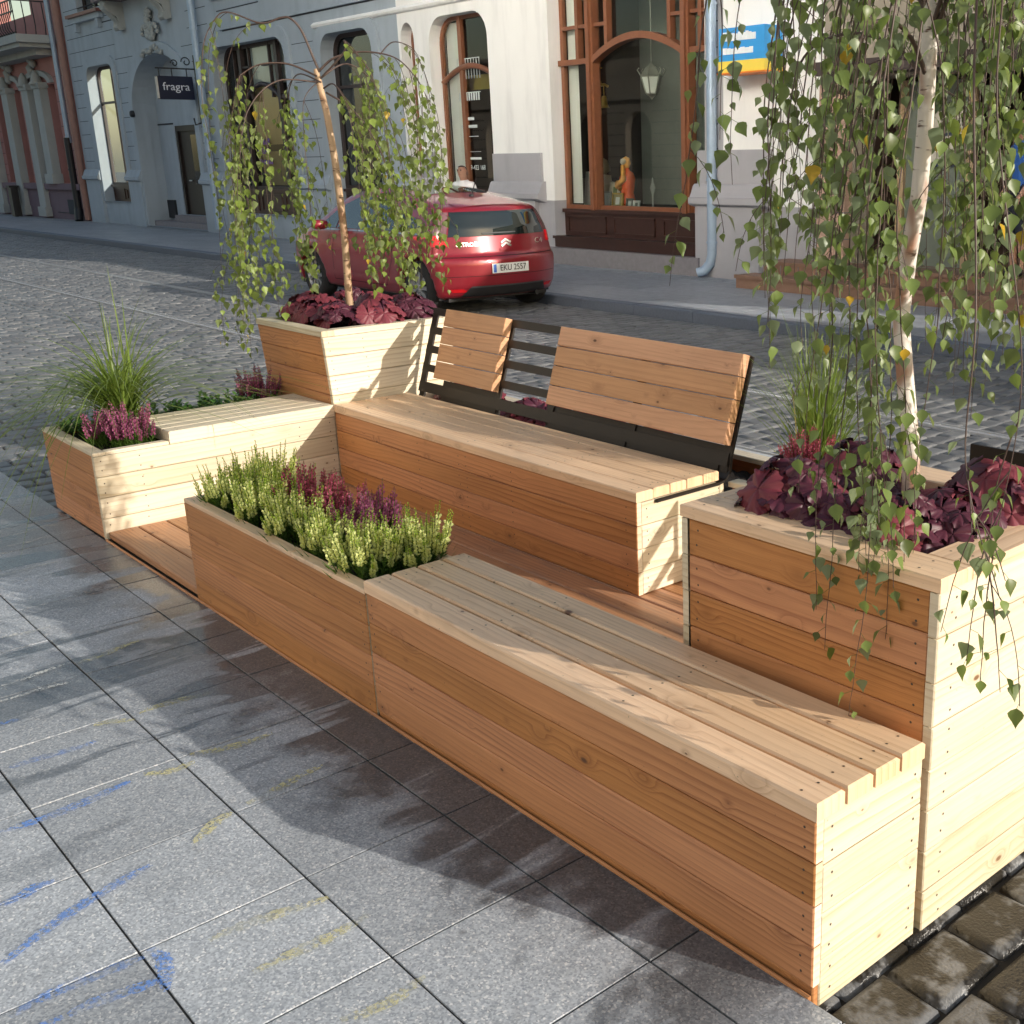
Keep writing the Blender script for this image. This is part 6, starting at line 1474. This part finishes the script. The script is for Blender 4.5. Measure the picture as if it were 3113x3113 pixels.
def person(label, loc, rz, top_m, low_m, short_sleeve, shorts, look=0.0, hgt=1.68, sleeves=True):
    root = thing('person', label, 'person', loc, None, rz); s = hgt/1.70
    # faces local +y ; joints
    J = {'pel': (0, 0, .93), 'wai': (0, 0, 1.08), 'che': (0, .0, 1.27), 'nek': (0, -.01, 1.43), 'hb': (0, .015, 1.50), 'hd': (0, .03, 1.58), 'ht': (0, .02, 1.66)}
    names = ['pel', 'wai', 'che', 'nek', 'hb', 'hd', 'ht']; V_ = [J[n] for n in names]; E_ = [(0, 1), (1, 2), (2, 3), (3, 4), (4, 5), (5, 6)]; Rr = [(.135, .10), (.125, .09), (.15, .10), (.052, .055), (.066, .08), (.078, .095), (.055, .065)]
    for sg in (-1, 1):
        b = len(V_); V_ += [(sg*.17, 0, 1.37), (sg*.21, -.02, 1.10), (sg*.20, .10, .90), (sg*.195, .13, .84)]; E_ += [(2, b), (b, b+1), (b+1, b+2), (b+2, b+3)]; Rr += [.05, .038, .028, (.035, .02)]
        b = len(V_); V_ += [(sg*.09, 0, .86), (sg*.10, .02, .50), (sg*.10, -.02, .10), (sg*.105, .0, .045), (sg*.11, .12, .03)]; E_ += [(0, b), (b, b+1), (b+1, b+2), (b+2, b+3), (b+3, b+4)]; Rr += [.085, .055, .038, .04, (.042, .025)]
        hnd = len(V_)-6
        for f in range(4):
            b2 = len(V_); x0 = sg*(.175+.016*f); V_ += [(x0, .145+.004*f, .80), (x0, .155, .775)]; E_ += [(hnd, b2), (b2, b2+1)]; Rr += [.010, .008]
        b2 = len(V_); V_ += [(sg*.165, .165, .83)]; E_ += [(hnd, b2)]; Rr += [.011]
    V_ = [tuple(c*s for c in v) for v in V_]; Rr = [tuple(c*s for c in r) if isinstance(r, tuple) else r*s for r in Rr]
    vs, fs = skin_body(V_, E_, Rr)
    mb = MB(); mb.mesh(vs, fs, 0, .5, True)
    # face: nose, eyes, mouth, ears
    hc = Vector((0, .03, 1.585))*s
    def bl(x, y, z, rx, ry, rz_, m=0):
        P = [[(x+rx*math.cos(t)*math.cos(u), y+ry*math.cos(t)*math.sin(u), z+rz_*math.sin(t)) for u in [2*math.pi*k/10 for k in range(10)]] for t in [-math.pi/2+math.pi*i/6 for i in range(7)]]; mb.grid(P, m, closed=True)
    bl(0, hc.y+.100*s, hc.z-.018*s, .013*s, .020*s, .022*s); 
    for sg in (-1, 1): bl(sg*.031*s, hc.y+.083*s, hc.z+.004*s, .014*s, .008*s, .007*s, 1); bl(sg*.079*s, hc.y+.0, hc.z-.005*s, .010*s, .02*s, .03*s); bl(sg*.031*s, hc.y+.086*s, hc.z+.020*s, .018*s, .007*s, .004*s, 1)
    bl(0, hc.y+.086*s, hc.z-.052*s, .024*s, .008*s, .006*s, 2)
    o = _build(mb, 'body', [SKIN, HAIR, plain('lips', (0.4, 0.12, 0.10), 0.5)], root)
    # clothes and hair: offset shells cut from the body surface
    def shell(name, mat, keep, off):
        m = MB(); import collections
        P = [Vector(v) for v in vs]; N = [Vector((0, 0, 0)) for _ in P]
        for f in fs:
            n_ = (P[f[1]]-P[f[0]]).cross(P[f[2]]-P[f[0]])
            for i in f: N[i] += n_
        ok = lambda f: all(keep(P[i]/s) for i in f)
        use = [f for f in fs if ok(f)]; ids = sorted({i for f in use for i in f}); mp = {i: k for k, i in enumerate(ids)}
        m.mesh([P[i]+N[i].normalized()*off for i in ids], [tuple(mp[i] for i in f) for f in use], 0, .5, True); return _build(m, name, mat, root)
    shell('shirt', top_m, lambda p: .90 < p.z < 1.44 and (abs(p.x) < .155 or p.z > (1.20 if short_sleeve else .93)), .016)
    shell('trousers', low_m, lambda p: (.42 if shorts else .08) < p.z < .98 and abs(p.x) < .185 and not (abs(p.x) > .165 and p.z < .95), .022)
    shell('hair', HAIR, lambda p: p.z > 1.50 and (p.y < .015 or p.z > 1.625 or (p.y < .05 and p.z > 1.60)), .016)
    shell('shoes', SHOE, lambda p: p.z < .085, .008)
    return root
WHITE_SH = plain('white_shirt', (0.85, 0.83, 0.84), 0.8, 0.05, 8); JEANS = plain('dark_trousers', (0.03, 0.035, 0.06), 0.8); BLUE = plain('blue_shirt', (0.03, 0.12, 0.42), 0.8); NAVY = plain('navy_shorts', (0.015, 0.018, 0.03), 0.8)
person('person with short dark hair in a white shirt on the far pavement behind the car', (-14.8, 9.0, 0.0), R(205), WHITE_SH, JEANS, True, False, hgt=1.60)
person('person in blue top, dark shorts and black shoes on the entrance steps behind the birch', (-5.62, 10.16, 0.335), R(150), BLUE, NAVY, True, True, hgt=1.72)
# ------------------------------------------------------------------ things in the display window
SY = FY+0.36
ORANGE = plain('orange_lacquer', (0.80, 0.13, 0.035), 0.25, 0.25, 5); ORY = plain('amber_wood', (0.85, 0.42, 0.10), 0.3, 0.2, 6); IVORY = plain('ivory', (0.68, 0.62, 0.50), 0.6); GOLD = plain('gilt', (0.62, 0.42, 0.10), 0.35, 0.2, 20, Metallic=0.6)
st = thing('carved_figure', 'orange carved wooden figure of a standing woman in the display window', 'statue', (-13.22, SY+0.3, 0.88))
mb = MB(); cx, cy = -13.2, SY+0.28
mb.lathe([(.0, .88), (.14, .88), (.12, 1.02), (.10, 1.12), (.12, 1.24), (.13, 1.34), (.10, 1.42), (.045, 1.46), (.03, 1.50)], (cx, cy, 0), 16)
mb.build('torso', ORANGE, st)
mb = MB(); mb.tube([(cx-.02, cy-.13, 1.18), (cx-.15, cy-.10, 1.28), (cx-.08, cy-.15, 1.22), (cx+.06, cy-.13, 1.33), (cx+.0, cy-.09, 1.46), (cx-.03, cy-.07, 1.54)], [.04, .045, .045, .05, .04, .03], 8); mb.build('raised_arm', ORY, st)
mb = MB(); mb.lathe([(0, 1.48), (.05, 1.50), (.075, 1.57), (.06, 1.65), (0, 1.68)], (cx-.02, cy, 0), 12); mb.build('head', ORY, st)
mb = MB(); mb.lathe([(0, -.05), (.04, -.03), (.055, 0), (.04, .05), (0, .06)], (cx-.02, cy-.06, 1.59), 10); mb.build('face', IVORY, st)
def frame(label, x, z0, w, h, fm, inner, y=SY+0.12, tilt=.12):
    f = thing('picture_frame', label, 'picture frame', (x, y, z0), 'frames in the display window'); M = Matrix.Translation((x, y, z0)) @ Matrix.Rotation(-tilt, 4, 'X')
    mb = MB(); t = .025
    for (a, b, c, d) in ((-w/2, w/2, 0, t), (-w/2, w/2, h-t, h), (-w/2, -w/2+t, t, h-t), (w/2-t, w/2, t, h-t)): loc_box(mb, M, a, b, -.012, .012, c, d)
    mb.build('frame_border', fm, f)
    mb = MB(); loc_box(mb, M, -w/2+t, w/2-t, 0, .008, t, h-t, 0); loc_box(mb, M, -w*.18, w*.18, -.004, 0, h*.28, h*.74, 1); mb.build('picture', inner, f); return f
GRYM = plain('pale_card', (0.62, 0.66, 0.64), 0.7); GRD = plain('dark_print', (0.14, 0.16, 0.13), 0.7)
frame('gilt framed small picture in front of the orange figure', -13.28, 0.87, .27, .25, GOLD, [plain('olive_mount', (0.34, 0.30, 0.14), .7), GRYM])
frame('silver grey framed picture left of the gilt frame', -13.58, 0.88, .26, .26, plain('pewter', (0.4, 0.42, 0.40), .4), [GRYM, GRYM])
frame('white picture with leafy print behind the grey frame', -13.55, 1.0, .26, .28, IVORY, [plain('cream_card', (0.66, 0.62, 0.48), .8), plain('leaf_print', (0.16, 0.22, 0.08), .8)], SY+0.30)
frame('small dark framed card right of the figure', -12.98, 0.87, .17, .17, GRD, [plain('grey_card', (0.25, 0.27, 0.25), .8), GRYM])
frame('small pale card at the right of the dark card', -12.82, 0.87, .15, .14, GRYM, [GRYM, GRD])
frame('pale panel leaning at the left end of the display window', -14.1, 0.90, .22, .55, GRYM, [GRYM, GRYM], SY+0.2)
mb = MB(); mb.lathe([(.0, .88), (.15, .88), (.13, 1.15), (.16, 1.22), (.19, 1.24), (.19, 1.27), (.12, 1.29), (.11, 1.38), (.0, 1.40)], (-13.85, SY+.35, 0), 14, 0); tag(mb.build('stacked_hats', IVORY), 'pale straw hats stacked on a dark stand in the display window', 'hats')
mb = MB(); mb.lathe([(.0, .86), (.12, .86), (.10, 1.0), (.14, 1.2), (.11, 1.28), (0, 1.30)], (-14.28+.28, SY+.42, 0), 12); hd = mb.build('dummy_head', plain('pink_cloth', (0.75, 0.42, 0.42), .7)); tag(hd, 'pink dummy wearing a peaked cap at the left of the display window', 'mannequin')
mb = MB(); mb.lathe([(.0, 1.30), (.08, 1.31), (.085, 1.42), (.15, 1.45), (.14, 1.52), (.10, 1.62), (0, 1.68)], (-14.0, SY+.42, 0), 12); mb.build('cap', plain('khaki_cap', (0.24, 0.24, 0.16), .8), hd)
lt = thing('hanging_lantern', 'pale glass lantern hanging in the display window', 'lantern', (-12.6, SY+.3, 2.5))
mb = MB(); c = (-12.6, SY+.3, 0)
mb.tube([(-12.6, SY+.3, 4.7), (-12.6, SY+.3, 3.05)], .008, 5); mb.lathe([(0, 3.05), (.05, 3.0), (.10, 2.96), (.17, 2.85), (.16, 2.83), (.0, 2.84)], c, 6, smooth=False); mb.lathe([(0, 2.50), (.04, 2.55), (.09, 2.58), (.09, 2.60), (0, 2.60)], c, 6, smooth=False)
for k in range(6):
    a = math.pi*k/3; mb.tube([(c[0]+.165*math.cos(a), c[1]+.165*math.sin(a), 2.84), (c[0]+.09*math.cos(a), c[1]+.09*math.sin(a), 2.59)], .010, 4)
    mb.tube([(c[0]+.17*math.cos(a), c[1]+.17*math.sin(a), 2.85), (c[0]+.22*math.cos(a), c[1]+.22*math.sin(a), 2.93), (c[0]+.19*math.cos(a), c[1]+.19*math.sin(a), 2.96)], .009, 4)
mb.build('lantern_frame', plain('pewter_frame', (0.4, 0.42, 0.36), .4, Metallic=.5), lt)
mb = MB(); mb.lathe([(.15, 2.83), (.085, 2.60)], c, 6, smooth=False); mb.build('shade', plain('milk_glass', (0.85, 0.87, 0.82), .2), lt)
bl_ = thing('hanging_bell', 'small yellow bell and red tassel hanging at the left of the display window', 'bell', (-13.64, SY+.2, 2.5))
mb = MB(); mb.tube([(-13.74, SY+.2, 4.6), (-13.74, SY+.2, 2.95)], .008, 5); mb.tube([(-13.74, SY+.2, 2.98), (-13.80, SY+.2, 2.75)], .012, 5); mb.tube([(-13.74, SY+.2, 2.98), (-13.68, SY+.2, 2.75)], .012, 5); mb.tube([(-13.82, SY+.2, 3.02), (-13.66, SY+.2, 3.02)], .014, 5); mb.tube([(-13.84, SY+.2, 2.76), (-13.6, SY+.2, 2.77), (-13.52, SY+.2, 2.74)], .022, 6); mb.tube([(-13.62, SY+.2, 2.76), (-13.62, SY+.2, 2.56)], .008, 5); mb.build('hanger', GOLD, bl_)
mb = MB(); mb.lathe([(.03, 2.60), (.05, 2.56), (.055, 2.48), (.085, 2.42), (.0, 2.42)], (-13.62, SY+.2, 0), 12); mb.build('bell_cup', plain('yellow_brass', (0.70, 0.46, 0.06), .35), bl_)
mb = MB(); mb.lathe([(0, 2.58), (.03, 2.55), (.045, 2.47), (.03, 2.42), (0, 2.40)], (-13.78, SY+.2, 0), 10); mb.build('tassel', plain('red_tassel', (0.65, 0.03, 0.05), .7), bl_)
vp = [(-12.72, .30), (-12.35, .45), (-12.0, .6)]
mb = MB(); mb.lathe([(0, .87), (.03, .87), (.015, .95), (.02, 1.1), (.05, 1.2), (.02, 1.28), (.012, 1.34), (0, 1.36)], (-12.62, SY+.3, 0), 10); tag(mb.build('glass_bottle', plain('pale_bottle', (0.35, 0.38, 0.36), .1)), 'slim pale bottle with a stopper right of the figure in the display window', 'bottle')
mb = MB(); mb.box(-12.25, -11.6, SY+.7, SY+.75, .87, 1.75); tag(mb.build('leaning_painting', plain('murky_canvas', (0.20, 0.22, 0.18), .8, 0.6, 4)), 'murky grey green canvas leaning at the right of the display window', 'painting')
# ------------------------------------------------------------------ light and camera
SUN_AZ, SUN_EL = 19.0, 17.0
d = Vector((math.cos(R(SUN_EL))*math.cos(R(SUN_AZ)), math.cos(R(SUN_EL))*math.sin(R(SUN_AZ)), math.sin(R(SUN_EL))))
sl = bpy.data.lights.new('sun', 'SUN'); sl.energy = 5.0; sl.angle = R(0.5); sl.color = (1.0, 0.93, 0.83)
so = bpy.data.objects.new('sun', sl); COL.objects.link(so); so.rotation_euler = (-d).to_track_quat('-Z', 'Y').to_euler(); so.location = d*30
w = bpy.data.worlds.new('World'); SC.world = w; w.use_nodes = True; nt = w.node_tree; nt.nodes.clear()
sk = nt.nodes.new('ShaderNodeTexSky'); sk.sky_type = 'NISHITA'; sk.sun_disc = False; sk.sun_elevation = R(SUN_EL); sk.sun_rotation = R(90-SUN_AZ); sk.air_density = 1.3; sk.dust_density = 1.8
bg = nt.nodes.new('ShaderNodeBackground'); bg.inputs[1].default_value = 0.15; ow = nt.nodes.new('ShaderNodeOutputWorld')
nt.links.new(sk.outputs[0], bg.inputs[0]); nt.links.new(bg.outputs[0], ow.inputs[0])
cd = bpy.data.cameras.new('camera'); cam = bpy.data.objects.new('camera', cd); COL.objects.link(cam); SC.camera = cam
cam.location = (1.236, -1.515, 1.644); cam.rotation_mode = 'XYZ'; cam.rotation_euler = (R(72.818), R(0.685), R(46.315))
cd.sensor_fit = 'HORIZONTAL'; cd.sensor_width = 36.0; cd.lens = 36.0*2160.894/1932; cd.shift_x = (966-1288)/1932; cd.shift_y = 0.0; cd.clip_start = 0.05; cd.clip_end = 1000
SC.view_settings.view_transform = 'Standard'; SC.view_settings.look = 'None'; SC.view_settings.exposure = 0; SC.view_settings.gamma = 1
SC.render.engine = 'CYCLES'; SC.cycles.use_denoising = True; SC.cycles.max_bounces = 8; SC.cycles.transparent_max_bounces = 12
SC.cycles.sample_clamp_indirect = 45.0; SC.cycles.blur_glossy = 0.0; SC.cycles.caustics_reflective = True
